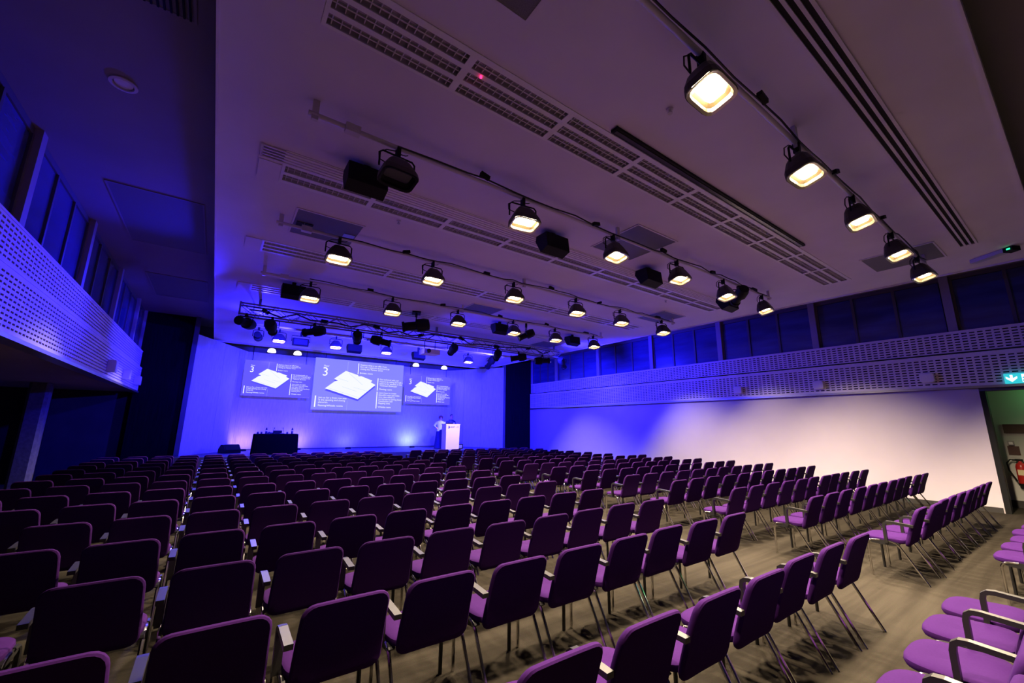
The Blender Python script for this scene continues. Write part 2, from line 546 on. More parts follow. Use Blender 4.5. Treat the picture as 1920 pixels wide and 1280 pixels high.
def chair_back():
    W, Hh = 0.475, 0.43
    base = rrect(W, Hh, 0.065, 5)
    ol = []
    for i, p in enumerate(base):
        q = base[(i + 1) % len(base)]
        ol.append(p)
        L_ = math.hypot(q[0] - p[0], q[1] - p[1])
        if L_ > 0.1:
            ol += [(p[0] + (q[0] - p[0]) * k / 5, p[1] + (q[1] - p[1]) * k / 5) for k in range(1, 5)]

    def place(x, s, t):
        v = s / Hh + 0.5
        taper = 1.0 - 0.05 * v
        z = 0.375 + 0.435 * v
        y = 0.150 - 0.105 * v - 0.040 * v * v
        return (x * taper, y - 0.10 * x * x + t, z)
    th = 0.021
    rings = []
    for sc, t in ((0.02, -th), (0.3, -th), (0.6, -th), (0.82, -th), (0.955, -th * 0.92), (0.99, -th * 0.5), (1.0, 0), (0.99, th * 0.5), (0.955, th * 0.92), (0.82, th), (0.6, th), (0.3, th), (0.02, th)):
        rings.append([place(x * sc, s * sc, t) for x, s in ol])
    return MB().rings(rings)


def chair_seat():
    ol = []
    for k in range(32):
        a = 2 * math.pi * k / 32
        c, s = math.cos(a), math.sin(a)
        e = 0.42 if s < 0 else 0.62
        x = 0.243 * math.copysign(abs(c) ** e, c)
        y = 0.212 * math.copysign(abs(s) ** e, s)
        ol.append((x, y))
    rings = []
    for sc, z in ((0.02, 0.385), (0.86, 0.388), (0.97, 0.400), (1.0, 0.418), (0.985, 0.436), (0.93, 0.446), (0.6, 0.447), (0.02, 0.440)):
        rings.append([(x * sc, 0.356 + y * sc, z + (0.006 if y < 0 else 0) - 0.035 * max(0, (y * sc - 0.14)) * 2) for x, y in ol])
    return MB().rings(rings)


def arc(c, r, a0, a1, n, x):
    return [(x, c[0] + r * math.cos(R(a0 + (a1 - a0) * k / n)), c[1] + r * math.sin(R(a0 + (a1 - a0) * k / n))) for k in range(n + 1)]


LX = 0.245


def leg_front(x, rad=0.0125):
    return MB().tube([(x, 0.50, 0.0)] + arc((0.44, 0.345), 0.06, 0, 80, 4, x) + [(x, 0.38, 0.41)], rad, 7)


def leg_rear(x):
    return MB().tube([(x, 0.0, 0.0), (x, 0.205, 0.365), (x, 0.235, 0.397), (x, 0.28, 0.410), (x, 0.33, 0.411)], 0.0125, 7)


def bracket(x):
    mb = MB()
    pts = []
    for k in range(14):
        a = 2 * math.pi * k / 14
        pts.append((0.345 + 0.145 * math.copysign(abs(math.cos(a)) ** 0.7, math.cos(a)), 0.392 + 0.026 * math.sin(a)))
    s = 1 if x > 0 else -1
    mb.prism(pts, x - s * 0.035, x + s * 0.006, lambda p, xx: (xx, p[0], p[1]))
    return mb


def chair_arm(x):
    mb = MB()
    path = [(0.315, 0.395), (0.315, 0.58), (0.308, 0.615), (0.285, 0.632), (0.25, 0.636), (0.05, 0.622)]
    rings = []
    for i, (y, z) in enumerate(path):
        j0, j1 = max(i - 1, 0), min(i + 1, len(path) - 1)
        t = Vector((path[j1][0] - path[j0][0], path[j1][1] - path[j0][1])).normalized()
        n = Vector((-t.y, t.x)) * 0.014
        w = 0.022
        rings.append([(x - w, y + n.x, z + n.y), (x + w, y + n.x, z + n.y), (x + w, y - n.x, z - n.y), (x - w, y - n.x, z - n.y)])
    return mb.rings(rings)


PARTS = [('backrest', chair_back(), 'fabric', True), ('seat', chair_seat(), 'fabric', True), ('armrest', chair_arm(-LX - 0.018), 'arm', False),
         ('side_bracket', bracket(-LX), 'black_steel', False), ('side_bracket', bracket(LX), 'black_steel', False),
         ('leg', leg_front(-LX), 'chrome', True), ('leg', leg_rear(-LX), 'chrome', True), ('leg', leg_front(LX, 0.0145), 'black_steel', True), ('leg', leg_rear(LX), 'chrome', True)]
PM = [(n, mb.mesh('chair_' + n, M[m], sm), n) for n, mb, m, sm in PARTS]
joined = MB()
order = ['fabric', 'arm', 'black_steel', 'chrome']
for n, mb, m, sm in PARTS:
    joined.mi = order.index(m)
    joined.add(mb.v, mb.f)
JM = joined.mesh('purple_chair', [M[k] for k in order], True)

CY = [0.34, 1.395, 2.465, 3.48, 4.52, 5.57, 6.65, 7.71, 8.75, 9.77, 10.8, 11.72, 12.77, 13.7, 14.68, 15.45]
RY = [0.34, 1.39, 2.45, 3.44, 4.52, 5.5, 6.53, 7.5, 8.47, 9.5, 10.5, 11.5, 12.45, 13.4, 14.35, 15.3]
RF = [6.99, 6.98, 6.95, 6.85, 6.90, 6.84, 6.79, 6.71, 6.64, 6.64, 6.60, 6.57, 6.55, 6.54, 6.52, 6.42]
RN = [9, 9, 11, 11, 11, 11, 11, 11, 11, 11, 10, 10, 10, 10, 10, 10]
spots = []
for j, y in enumerate(CY):
    for i in range(13):
        x = 4.715 - 0.573 * i
        spots.append((x, y, 'centre', len(CY) - j, i + 1))
for j, y in enumerate(RY):
    for i in range(RN[j]):
        x = RF[j] + (0.578 if j < 3 else 0.570) * i
        spots.append((x, y - 0.004 * i, 'right', len(RY) - j, i + 1))


def in_view(x, y):
    for p in ((x, y, 0.81), (x - 0.24, y, 0.8), (x + 0.24, y, 0.8), (x, y + 0.55, 0.44), (x - 0.24, y + 0.3, 0.63), (x, y + 0.05, 0.4), (x, y, 0)):
        q = proj(p)
        if q and -15 < q[0] < 1935 and -15 < q[1] < 1295:
            return True
    return False


vis = [s for s in spots if in_view(s[0], s[1])]
vis.sort(key=lambda s: s[0] ** 2 + s[1] ** 2)
NEAR = 175
far_v, far_f, far_m = [], [], []
for k, (x, y, blk, row, seat) in enumerate(vis):
    x += RND.uniform(-0.008, 0.008)
    y += RND.uniform(-0.02, 0.02)
    rz = RND.uniform(-0.012, 0.012)
    if k < 300:
        lab = 'purple upholstered chair, %s block, %s row from the stage, %s seat from the aisle' % (blk, ORD[row], ORD[seat])
        if k < NEAR:
            t = thing('purple_chair', lab, 'chair', (x, y, 0), (0, 0, rz), 'purple chairs in rows facing the stage')
            for n, me, nm in PM:
                ob(nm, me, t)
        else:
            ob('purple_chair', JM, None, (x, y, 0), (0, 0, rz), lab, 'chair', 'purple chairs in rows facing the stage')
    else:
        mw = Matrix.Translation((x, y, 0)) @ Matrix.Rotation(rz, 4, 'Z')
        b = len(far_v)
        far_v += [tuple(mw @ Vector(v)) for v in joined.v]
        far_f += [tuple(b + i for i in f) for f in joined.f]
        far_m += joined.m
if far_v:
    fm = MB()
    fm.v, fm.f, fm.m = far_v, far_f, far_m
    fm.build('distant_chairs', [M[k] for k in order], None, True, label='mass of purple chairs in the far rows closest to the stage', cat='chairs', kind='stuff')

# ------------------------------------------------------------------ ceiling luminaires, grilles
MODS = 9


def luminaires(si, slot, troughs, name_row):
    x0, x1, y0, y1 = slot
    step = (x1 - x0) / MODS
    proto = None
    for k in range(MODS):
        lab = 'recessed louvred ceiling luminaire, %s slot from the camera, %s module from the left' % (name_row, ORD[k + 1])
        if proto is None:
            t = thing('louvre_luminaire', lab, 'ceiling light', (x0, 0, ZR), group='recessed louvre luminaires')
            fr = MB()
            edges = [y0] + [e for tr in troughs for e in tr] + [y1]
            for i in range(0, len(edges), 2):
                if edges[i + 1] - edges[i] > 0.003:
                    fr.bb((0, edges[i], 0.004), (step, edges[i + 1], 0.03))
            f_o = None
            gx = [0, 0.035, step - 0.035, step]
            gy = sorted({y0, y1, *[e for tr in troughs for e in tr]})
            sheet = grid_sheet(gx, gy, lambda i, j: i == 1 and any(abs(gy[j] - tr[0]) < 1e-6 for tr in troughs), lambda x, y: (x, y, -0.004))
            f_o = sheet.build('frame', M['trough'], t)
            solidify(f_o, 0.012, 0)
            for tr in troughs:
                tg = MB()
                a, b = tr
                xa, xb = 0.035, step - 0.035
                h = 0.055
                m_ = (a + b) / 2
                w_ = (b - a) / 2
                prof = [(a, 0.0), (a + w_ * 0.25, h * 0.7), (m_, h), (b - w_ * 0.25, h * 0.7), (b, 0.0)]
                vs = [(xa, y, z) for y, z in prof] + [(xb, y, z) for y, z in prof]
                n = len(prof)
                tg.add(vs, [(i, i + 1, n + i + 1, n + i) for i in range(n - 1)] + [tuple(range(n)), tuple(range(n, 2 * n))])
                to = tg.build('trough', M['trough_dark'], t)
                bl = MB()
                nb = 15
                for q in range(nb):
                    xx = xa + (xb - xa) * (q + 0.5) / nb
                    bl.bb((xx - 0.004, a + 0.002, 0.006), (xx + 0.004, b - 0.002, 0.030))
                bl.bb((xa, m_ - 0.004, 0.004), (xb, m_ + 0.004, 0.03))
                bl.build('louvre', M['louvre'], to, kind='stuff')
            proto = t
        else:
            t = copy_tree(proto)
            t.location = (x0 + step * k, 0, ZR)
            t['label'] = lab


luminaires(0, SLOTS[0], [(2.70, 2.81), (2.86, 2.97), (3.02, 3.13)], 'nearest')
luminaires(1, SLOTS[1], [(5.44, 5.59), (5.66, 5.81)], 'second')
luminaires(2, SLOTS[2], [(8.12, 8.24), (8.29, 8.41), (8.46, 8.58)], 'third')
luminaires(3, SLOTS[3], [(10.96, 11.08), (11.13, 11.25), (11.30, 11.42)], 'fourth')
luminaires(4, SLOTS[4], [(13.80, 13.92), (13.97, 14.09), (14.14, 14.26)], 'fifth')


def diffuser(x0, x1, y0, y1, n, label):
    t = thing('linear_air_diffuser', label, 'air diffuser', (0, 0, ZR))
    MB().bb((x0, y0, -0.006), (x1, y1, -0.001)).build('backing', M['backing'], t)
    p = (y1 - y0) / n
    for i in range(n + 1):
        yy = y0 + p * i
        MB().bb((x0, yy - p * 0.20, -0.022), (x1, yy + p * 0.20, -0.0065)).build('slat', M['raft'], t)
    for xx in (x0, x1):
        MB().bb((xx - 0.012, y0 - p * 0.3, -0.022), (xx + 0.012, y1 + p * 0.3, -0.0062)).build('end_cap', M['raft'], t)


diffuser(0.06, 10.85, 5.13, 5.37, 4, 'linear air diffuser with four dark slits beside the second luminaire slot')
diffuser(1.00, 10.32, 0.76, 0.96, 3, 'linear air diffuser with dark slits nearest the camera')
t = thing('black_track_slot', 'black recessed track strip along the nearest luminaire slot', 'ceiling track', (0, 0, ZR))
MB().bb((3.15, 2.52, -0.035), (8.07, 2.61, -0.004)).build('channel', M['black'], t)
MB().bb((3.17, 2.545, -0.045), (8.05, 2.585, -0.035)).build('insert', M['dead_lens'], t)
for k, (xa, xb, ya, yb, lab) in enumerate(((0.05, 0.295, 2.66, 3.15, 'nearest'), (0.05, 0.295, 5.45, 5.87, 'second'), (0.05, 0.295, 8.07, 8.63, 'third'), (0.05, 0.295, 10.91, 11.47, 'fourth'))):
    MB().bb((xa, ya, ZR - 0.012), (xb, yb, ZR - 0.002)).build('end_plate', M['raft'], None, label='blank white end plate at the left of the %s luminaire slot' % lab, cat='end plate')


def grille(x0, x1, y0, y1, z, label, n=0, name='ceiling_grille'):
    t = thing(name, label, 'ceiling grille', (0, 0, z))
    MB().bb((x0, y0, -0.012), (x1, y1, -0.003)).build('mesh', M['grille'], t)
    fr = 0.025
    for a, b in (((x0 - fr, y0 - fr), (x1 + fr, y0)), ((x0 - fr, y1), (x1 + fr, y1 + fr)), ((x0 - fr, y0), (x0, y1)), ((x1, y0), (x1 + fr, y1))):
        MB().bb((a[0], a[1], -0.016), (b[0], b[1], -0.002)).build('frame', M['raft'] if z == ZR else M['soffit'], t)
    for i in range(n):
        xx = x0 + (x1 - x0) * (i + 0.5) / n
        MB().bb((xx - 0.008, y0, -0.03), (xx + 0.008, y1, -0.0125)).build('slat', M['black'], t)
    return t


g = grille(0.64, 1.60, 6.50, 7.42, ZR, 'square grey ceiling grille with two dark hatches behind the third pipe, left end')
MB().bb((0.68, 6.92, -0.022), (0.79, 7.08, -0.013)).build('hatch', M['backing'], g)
MB().bb((0.80, 6.92, -0.022), (0.92, 7.08, -0.013)).build('hatch', M['backing'], g)
MB().bb((1.40, 6.92, -0.022), (1.58, 7.08, -0.013)).build('hatch', M['trough_dark'], g)
grille(5.15, 6.17, 3.80, 4.80, ZR, 'square grey ceiling grille behind the second lighting pipe')
grille(9.71, 10.70, 1.20, 2.18, ZR, 'square grey ceiling grille nearest the right wall, by the front pipe')
grille(9.77, 10.75, 6.53, 7.45, ZR, 'square grey ceiling grille at right end of third pipe')
grille(5.22, 6.15, 9.12, 9.95, ZR, 'square grey ceiling grille behind the fourth lighting pipe')
grille(9.77, 10.75, 11.75, 12.65, ZR, 'square grey ceiling grille over the right end of truss')
grille(0.68, 1.63, 1.20, 2.16, ZR, 'square ceiling grille glowing beside a lamp at top of picture')
grille(-1.83, -0.62, 8.38, 10.92, ZC, 'large dark mesh grille in the left side ceiling')
grille(-1.83, -0.62, 13.2, 15.4, ZC, 'second mesh grille in left side ceiling nearer the stage')
grille(-1.75, -0.62, 2.6, 4.33, ZC, 'slatted air grille in left side ceiling at top of picture', 24)
t = thing('round_downlight', 'round recessed downlight in the left side ceiling', 'downlight', (-1.29, 5.71, ZC))
MB().lathe([(0.125, -0.004), (0.125, -0.018), (0.095, -0.022), (0.09, -0.004)], 24).build('ring', M['pipe'], t, True)
MB().lathe([(0.088, -0.003), (0.07, -0.006), (0.02, -0.010)], 24).build('lens', M['trough'], t, True)
t = thing('emergency_light', 'blue-tinted emergency light with green indicator beside right ceiling edge', 'emergency light', (11.24, 0.68, ZR), (0, 0, R(-123)))
MB().bb((-0.30, -0.07, -0.07), (0.22, 0.07, -0.004)).build('diffuser', M['blue_tube'], t)
MB().bb((0.22, -0.075, -0.085), (0.36, 0.075, -0.004)).build('housing', M['black'], t)
MB().box((0.30, -0.078, -0.045), (0.05, 0.006, 0.025)).build('indicator', M['green_led'], t)
MB().lathe([(0.012, -0.03), (0.012, -0.012)], 8).build('indicator_light', M['red_led'], None, loc=(1.62, 2.83, ZR), label='tiny red indicator light on the nearest luminaire slot', cat='indicator')
for k, (x, y, lab) in enumerate(((2.0, 5.98, 'below the second luminaire slot'), (9.0, 5.95, 'at right end of second luminaire slot'), (6.6, 12.9, 'behind the truss'), (3.4, 2.05, 'near the front lamps'))):
    d = thing('sprinkler_head', 'small sprinkler head in the white ceiling %s' % lab, 'sprinkler', (x, y, ZR), group='sprinkler heads')
    MB().lathe([(0.035, -0.002), (0.035, -0.010), (0.012, -0.014), (0.012, -0.04)], 10).build('body', M['pipe'], d)
    MB().lathe([(0.025, -0.052), (0.025, -0.046)], 10).build('deflector', M['metal_trim'], d)

# ------------------------------------------------------------------ lighting pipes
PIPES = [('front', 1.42, 4.70, -0.2, 10.4), ('second', 4.07, 4.74, 0.38, 10.35), ('third', 6.87, 4.76, 0.40, 10.75), ('fourth', 9.45, 4.74, 0.40, 10.5), ('fifth', 15.0, 4.74, 0.25, 10.2)]
for nm, y, z, xa, xb in PIPES:
    t = thing('lighting_pipe', 'white %s lighting pipe hung across the ceiling' % nm if nm != 'front' else 'white front lighting pipe hung closest to the camera', 'lighting pipe', (0, y, z))
    MB().tube([(xa, 0, 0), (xb, 0, 0)], 0.026, 10).build('pipe', M['pipe'], t, True)
    for x in (xa + 0.06, (xa + xb) / 2 - 0.4, xb - 0.1):
        MB().bb((x - 0.03, -0.02, -0.06), (x + 0.03, 0.02, ZR - z - 0.002)).build('hanger', M['pipe'], t)
    MB().bb((xa + 0.35, -0.04, -0.045), (xa + 0.50, 0.04, 0.045)).build('socket_box', M['pipe'], t)
    MB().bb((xb - 0.9, -0.03, 0.02), (xb - 0.7, 0.03, 0.075)).build('socket_box', M['black'], t)
    # black cable running along the pipe in loose swags
    pts = []
    rr = random.Random(int(y * 100))
    x = xa + 0.9
    while x < xb - 0.1:
        pts.append((x, -0.035 + rr.uniform(-0.012, 0.006), rr.uniform(-0.012, 0.05)))
        x += rr.uniform(0.22, 0.5)
    c = t
    MB().tube(pts, 0.010, 6).build('wire', M['cable'], c, True)
    for q in range(4):
        p = pts[(q * 5 + 3) % len(pts)]
        MB().box((p[0], p[1] - 0.02, p[2] + 0.02), (0.13, 0.05, 0.05), Matrix.Rotation(rr.uniform(-0.4, 0.4), 3, 'Y')).build('plug', M['black'], c)


# ------------------------------------------------------------------ flood lamps
def flood_proto(lit):
    t = thing('flood_lamp', 'x', 'lamp', (0, 0, 0))
    sh = []
    for (wx, wy, z, yo) in ((0.10, 0.09, 0.0, 0.0), (0.15, 0.125, -0.05, 0.0), (0.235, 0.165, -0.17, 0.0), (0.245, 0.175, -0.235, 0.0)):
        sh.append([(x * wx / 1.0, y * wy + yo, z) for x, y in rrect(1.0 * 1.6, 1.0 * 1.6, 0.35, 4)])
    body = MB().rings(sh, False)
    body.add(sh[0], [tuple(range(len(sh[0])))])
    tilt = R(13)
    rx = Matrix.Translation((0, 0, -0.15)) @ Matrix.Rotation(-tilt, 4, 'X')

    def tf(mb):
        mb.v = [tuple(rx @ Vector(v)) for v in mb.v]
        return mb
    h_o = tf(body).build('housing', M['lamp_black'], t, False)
    solidify(h_o, 0.008, 1)
    rm = MB()
    o_ = [(x * 0.245, y * 0.175, -0.237) for x, y in rrect(1.6, 1.6, 0.35, 4)]
    i_ = [(x * 0.215, y * 0.145, -0.237) for x, y in rrect(1.6, 1.6, 0.35, 4)]
    i2 = [(x * 0.205, y * 0.135, -0.205) for x, y in rrect(1.6, 1.6, 0.35, 4)]
    o2 = [(x * 0.245, y * 0.175, -0.247) for x, y in rrect(1.6, 1.6, 0.35, 4)]
    rm.rings([o_, o2, i_, i2], False)
    tf(rm).build('rim', M['rim'] if lit else M['black'], t)
    le = MB().bb((-0.145, -0.072, -0.178), (0.145, 0.072, -0.164))
    rf = MB()
    rf.rings([[(x * 0.204, y * 0.134, -0.206) for x, y in rrect(1.6, 1.6, 0.35, 4)], [(x * 0.165, y * 0.085, -0.163) for x, y in rrect(1.6, 1.6, 0.35, 4)]], False)
    rf.add([(x * 0.165, y * 0.085, -0.163) for x, y in rrect(1.6, 1.6, 0.35, 4)], [tuple(range(16))])
    tf(rf).build('reflector', M['reflector'] if lit else M['black'], t)
    tf(le).build('lens', M['lens'] if lit else M['dead_lens'], t)
    yk = [(-0.235, 0, -0.26), (-0.235, 0, -0.10), (-0.20, 0, -0.07), (0.20, 0, -0.07), (0.235, 0, -0.10), (0.235, 0, -0.26)]
    yk = [(x * 0.86, y, z) for x, y, z in yk]
    MB().tube(yk, 0.011, 6).build('yoke', M['black'], t)
    cl = MB().bb((-0.022, -0.02, -0.075), (0.022, 0.02, 0.03))
    cl.bb((-0.022, -0.045, 0.0), (0.022, 0.045, 0.032))
    MB().bb((-0.022, -0.03, -0.078), (0.022, 0.03, 0.034)).build('clamp', M['black'], t)
    MB().tube([(0.03, 0.03, -0.01), (0.10, 0.03, 0.0), (0.13, 0.03, 0.02)], 0.006, 5).build('clamp_screw', M['black'], t)
    ca = MB().tube([(-0.02, 0.02, 0.0), (-0.12, 0.03, -0.02), (-0.20, 0.04, -0.08), (-0.19, 0.05, -0.15), (-0.10, 0.05, -0.17), (-0.03, 0.02, -0.19)], 0.007, 5)
    ca.build('lead', M['cable'], t, True)
    if lit:
        c = rx @ Vector((0, 0, -0.26))
        aim = rx @ Vector((0, 0, -1.2))
        fl = spot('flood_light', t, c, aim, FLOOD_W, WARM, 96, 0.9, 0.10)
        fl.rotation_euler = (-tilt, 0, 0)
        fl.scale = (2.8, 1.0, 1.0)   # linear lamp: wide across the hall, narrow along it
    return t


LIT, DEAD = None, None
ROWS = [('front', 1.42, 4.70, [1.14, 2.87, 4.70, 6.40, 8.12, 9.66], [], 0.26),
        ('second', 4.07, 4.74, [3.04, 4.84, 6.57, 8.20, 9.89], [1.30], 0.22),
        ('third', 6.87, 4.76, [1.33, 3.01, 4.89, 6.73, 8.32, 10.11], [], 0.18),
        ('fourth', 9.45, 4.74, [1.34, 3.15, 4.92, 6.72, 8.32, 10.02], [], 0.22),
        ('fifth', 15.0, 4.74, [1.38, 3.12, 4.90, 8.36], [], 0.22)]
for nm, y, z, lit, dead, drop in ROWS:
    for k, x in enumerate(sorted(lit + dead)):
        on = x in lit
        lab = '%s black flood lamp on the %s lighting pipe, %s from the left' % ('lit' if on else 'unlit', nm, ORD[k + 1])
        if on:
            if LIT is None:
                LIT = flood_proto(True)
                t = LIT
            else:
                t = copy_tree(LIT)
        else:
            DEAD = flood_proto(False)
            t = DEAD
        t['label'] = lab
        t['group'] = 'flood lamps on the ceiling pipes'
        t.location = (x, y, z - 0.035)
        t.rotation_euler = (0, 0, RND.uniform(-0.15, 0.15))


# ------------------------------------------------------------------ truss with stage lanterns
TY, TZ0, TZ1 = 12.2, 4.42, 4.70
t = thing('lighting_truss', 'dark metal lattice truss across the ceiling near the stage', 'truss', (0, TY, 0))
TX0, TX1 = 0.18, 11.1
for yy in (-0.14, 0.14):
    for zz in (TZ0, TZ1):
        MB().tube([(TX0, yy, zz), (TX1, yy, zz)], 0.024, 8).build('chord', M['truss'], t, True)
NB = 28
for i in range(NB):
    xa = TX0 + (TX1 - TX0) * i / NB
    xb = TX0 + (TX1 - TX0) * (i + 1) / NB
    za, zb = (TZ0, TZ1) if i % 2 else (TZ1, TZ0)
    for yy in (-0.14, 0.14):
        MB().tube([(xa, yy, za), (xb, yy, zb)], 0.010, 5).build('brace', M['truss'], t)
for x in (0.6, 5.6, 10.7):
    MB().bb((x - 0.03, -0.03, TZ1), (x + 0.03, 0.03, ZR - 0.002)).build('hanger', M['truss'], t)
MB().bb((TX0 - 0.02, -0.17, TZ0 - 0.03), (TX0 + 0.02, 0.17, TZ1 + 0.03)).build('end_plate', M['truss'], t)
rr = random.Random(3)
pts = [(TX0 + 0.2 + 0.36 * i, -0.05 + rr.uniform(-0.06, 0.06), TZ0 + rr.uniform(0.05, 0.22)) for i in range(29)]
c = thing('truss_cable', 'black cable bundle woven through the lighting truss', 'cable', (0, TY, 0))
MB().tube(pts, 0.022, 6).build('wire', M['cable'], c, True)
for q in range(7):
    p = pts[q * 4 + 1]
    MB().box(p, (0.18, 0.10, 0.09), Matrix.Rotation(rr.uniform(-0.5, 0.5), 3, 'Y')).build('connector', M['black'], c)
t = thing('lower_bar', 'pale bar running beside the lighting truss below the ceiling', 'lighting pipe', (0, TY + 0.55, 4.34))
MB().tube([(0.2, 0, 0), (11.0, 0, 0)], 0.03, 8).build('pipe', M['pipe'], t, True)
for x in (0.5, 4.0, 7.5, 10.8):
    MB().tube([(x, 0, 0.0), (x, 0, ZR - 4.342)], 0.012, 6).build('drop_rod', M['pipe'], t)


def lantern(x, y, z, yaw, pit, label, size=1.0, face='dead_lens', top=None):
    """profile spotlight: barrel, lens tube, yoke, clamp, lens"""
    t = thing('stage_lantern', label, 'stage light', (x, y, z), (0, 0, R(yaw)), 'stage lanterns on the truss')
    mt = Matrix.Rotation(R(pit), 4, 'X') @ Matrix.Rotation(R(-90), 4, 'X')   # axis +Z -> +Y, tilted
    s = size
    b1 = MB().lathe([(0.05 * s, -0.26 * s), (0.10 * s, -0.25 * s), (0.125 * s, -0.16 * s), (0.125 * s, -0.02 * s), (0.085 * s, 0.0)], 14, mt)
    b1.build('barrel', M['black'], t, True)
    MB().lathe([(0.082 * s, 0.0), (0.082 * s, 0.20 * s), (0.10 * s, 0.205 * s), (0.10 * s, 0.25 * s), (0.088 * s, 0.25 * s)], 14, mt).build('lens_tube', M['black'], t, True)
    MB().lathe([(0.08 * s, 0.235 * s), (0.055 * s, 0.246 * s), (0.01 * s, 0.249 * s)], 14, mt).build('lens', M[face], t, True)
    hz = (top if top is not None else TZ0) - z
    MB().tube([(-0.145 * s, 0, 0), (-0.145 * s, 0, hz * 0.62), (-0.11 * s, 0, hz * 0.72), (0.11 * s, 0, hz * 0.72), (0.145 * s, 0, hz * 0.62), (0.145 * s, 0, 0)], 0.011, 6).build('yoke', M['black'], t)
    MB().bb((-0.03, -0.03, hz * 0.70), (0.03, 0.03, hz + 0.02)).build('clamp', M['black'], t)
    return t


def wash(par, aim, watts, deg, color=BLUE, blend=0.9):
    p = par.location
    d = (Vector(aim) - p).normalized()
    ld = bpy.data.lights.new('stage_beam', 'SPOT')
    ld.energy = watts * BLUE_GAIN
    ld.color = color
    ld.spot_size = R(deg)
    ld.spot_blend = blend
    ld.shadow_soft_size = 0.08
    o = bpy.data.objects.new('stage_beam', ld)
    COL.objects.link(o)
    o.parent = par
    o.matrix_parent_inverse = Matrix.Identity(4)
    rot = Matrix.Rotation(-par.rotation_euler.z, 3, 'Z')
    o.location = rot @ (d * 0.36)
    o.rotation_euler = (rot @ d).to_track_quat('-Z', 'Y').to_euler()


def yaw_pitch(p, a):
    d = Vector(a) - Vector(p)
    return math.degrees(math.atan2(-d.x, d.y)), math.degrees(math.atan2(d.z, math.hypot(d.x, d.y)))


TRUSS = [  # x, z, aim, watts, cone, word
    (0.34, 4.20, (-2.2, 8.2, 4.1), 40, 72, 'at its left end, turned to the left windows'),
    (0.91, 4.16, (3.0, 21, 2.2), 260, 75, 'second from its left end, aimed at stage'),
    (1.92, 4.20, (-2.2, 15.6, 3.7), 45, 80, 'third from its left end, turned to left gallery'),
    (3.07, 4.18, (5.6, 21, 2.4), 330, 80, 'fourth from its left end, facing the wide screen'),
    (3.76, 4.16, (14.0, 7.0, 1.6), 30, 100, 'fifth from its left end, angled right'),
    (6.14, 4.18, (8.2, 21, 2.4), 330, 80, 'at its middle, facing the stage wall'),
    (7.90, 4.18, (11.4, 19.4, 2.4), 330, 80, 'right of its middle, long and level'),
    (8.84, 4.20, (0.0, 19.4, 2.6), 330, 75, 'turned toward the left stage panel'),
    (9.96, 4.20, (14.1, 10.5, 4.5), 75, 100, 'near its right end, aimed at right windows'),
    (11.0, 4.22, (14.0, 13.9, 2.2), 95, 128, 'at its right end, aimed at white wall'),
]
for x, z, aim, watts, cone, wd in TRUSS:
    yw, pt = yaw_pitch((x, TY - 0.14, z), aim)
    l = lantern(x, TY - 0.14, z, yw, max(-60, min(30, pt)), 'black stage lantern on the truss ' + wd, 1.15)
    if watts:
        wash(l, aim, watts, cone)
yw, pt = yaw_pitch((7.04, 9.45, 4.36), (2, 18, 0))
lantern(7.20, 9.45, 4.36, 60, -25, 'black stage lantern hanging from the fourth pipe beside a lit lamp', 1.0, top=4.70)
l2 = lantern(8.84, 4.07, 4.50, -40, -20, 'black spotlight on the second pipe beside a lit lamp', 1.0, top=4.70)
l3 = lantern(4.35, 10.9, 4.50, 70, -10, 'large black moving spotlight hung in front of the truss', 1.5, top=4.86)
MB().bb((-0.16, -0.12, 0.36), (0.16, 0.12, 0.396)).build('mounting_plate', M['black'], l3)
lk = lantern(9.49, 15.0, 4.45, 3, -38, 'black stage lantern at the right of the fifth pipe', 1.3, top=4.70)
wash(lk, (9.25, 18.0, 1.45), 38, 30, (1.0, 0.80, 0.55), 0.6)
lq = lantern(0.80, 15.0, 4.42, 172, 5, 'small black lantern at the left end of the fifth pipe', 1.0, top=4.70)
wash(lq, (2.2, 5.0, 4.85), 48, 125, BLUE, 1.0)
t = thing('cyclorama_flood', 'wide black framed flood on the fifth pipe facing the hall', 'stage light', (2.02, 15.0, 4.40))
MB().bb((-0.24, -0.06, -0.13), (0.24, 0.08, 0.11)).build('housing', M['black'], t)
MB().bb((-0.20, -0.075, -0.10), (0.20, -0.0605, 0.08)).build('face', M['dead_lens'], t)
MB().tube([(-0.27, 0, 0), (-0.27, 0, 0.19), (0.27, 0, 0.19), (0.27, 0, 0)], 0.012, 6).build('yoke', M['black'], t)
MB().bb((-0.03, -0.03, 0.18), (0.03, 0.03, 0.345)).build('clamp', M['black'], t)
t = thing('projector', 'pale projector with lens slung under the truss centre', 'projector', (5.33, TY - 0.14, 4.02))
MB().bb((-0.27, -0.20, -0.09), (0.27, 0.20, 0.06)).build('body', M['plastic'], t)
MB().lathe([(0.07, 0.0), (0.07, 0.06), (0.05, 0.06)], 14, Matrix.Translation((-0.14, -0.20, -0.01)) @ Matrix.Rotation(R(90), 4, 'X')).build('lens', M['dead_lens'], t, True)
for xx in (-0.18, 0.18):
    MB().tube([(xx, 0, 0.055), (xx, 0, TZ0 - 4.02)], 0.012, 6).build('bracket', M['black'], t)

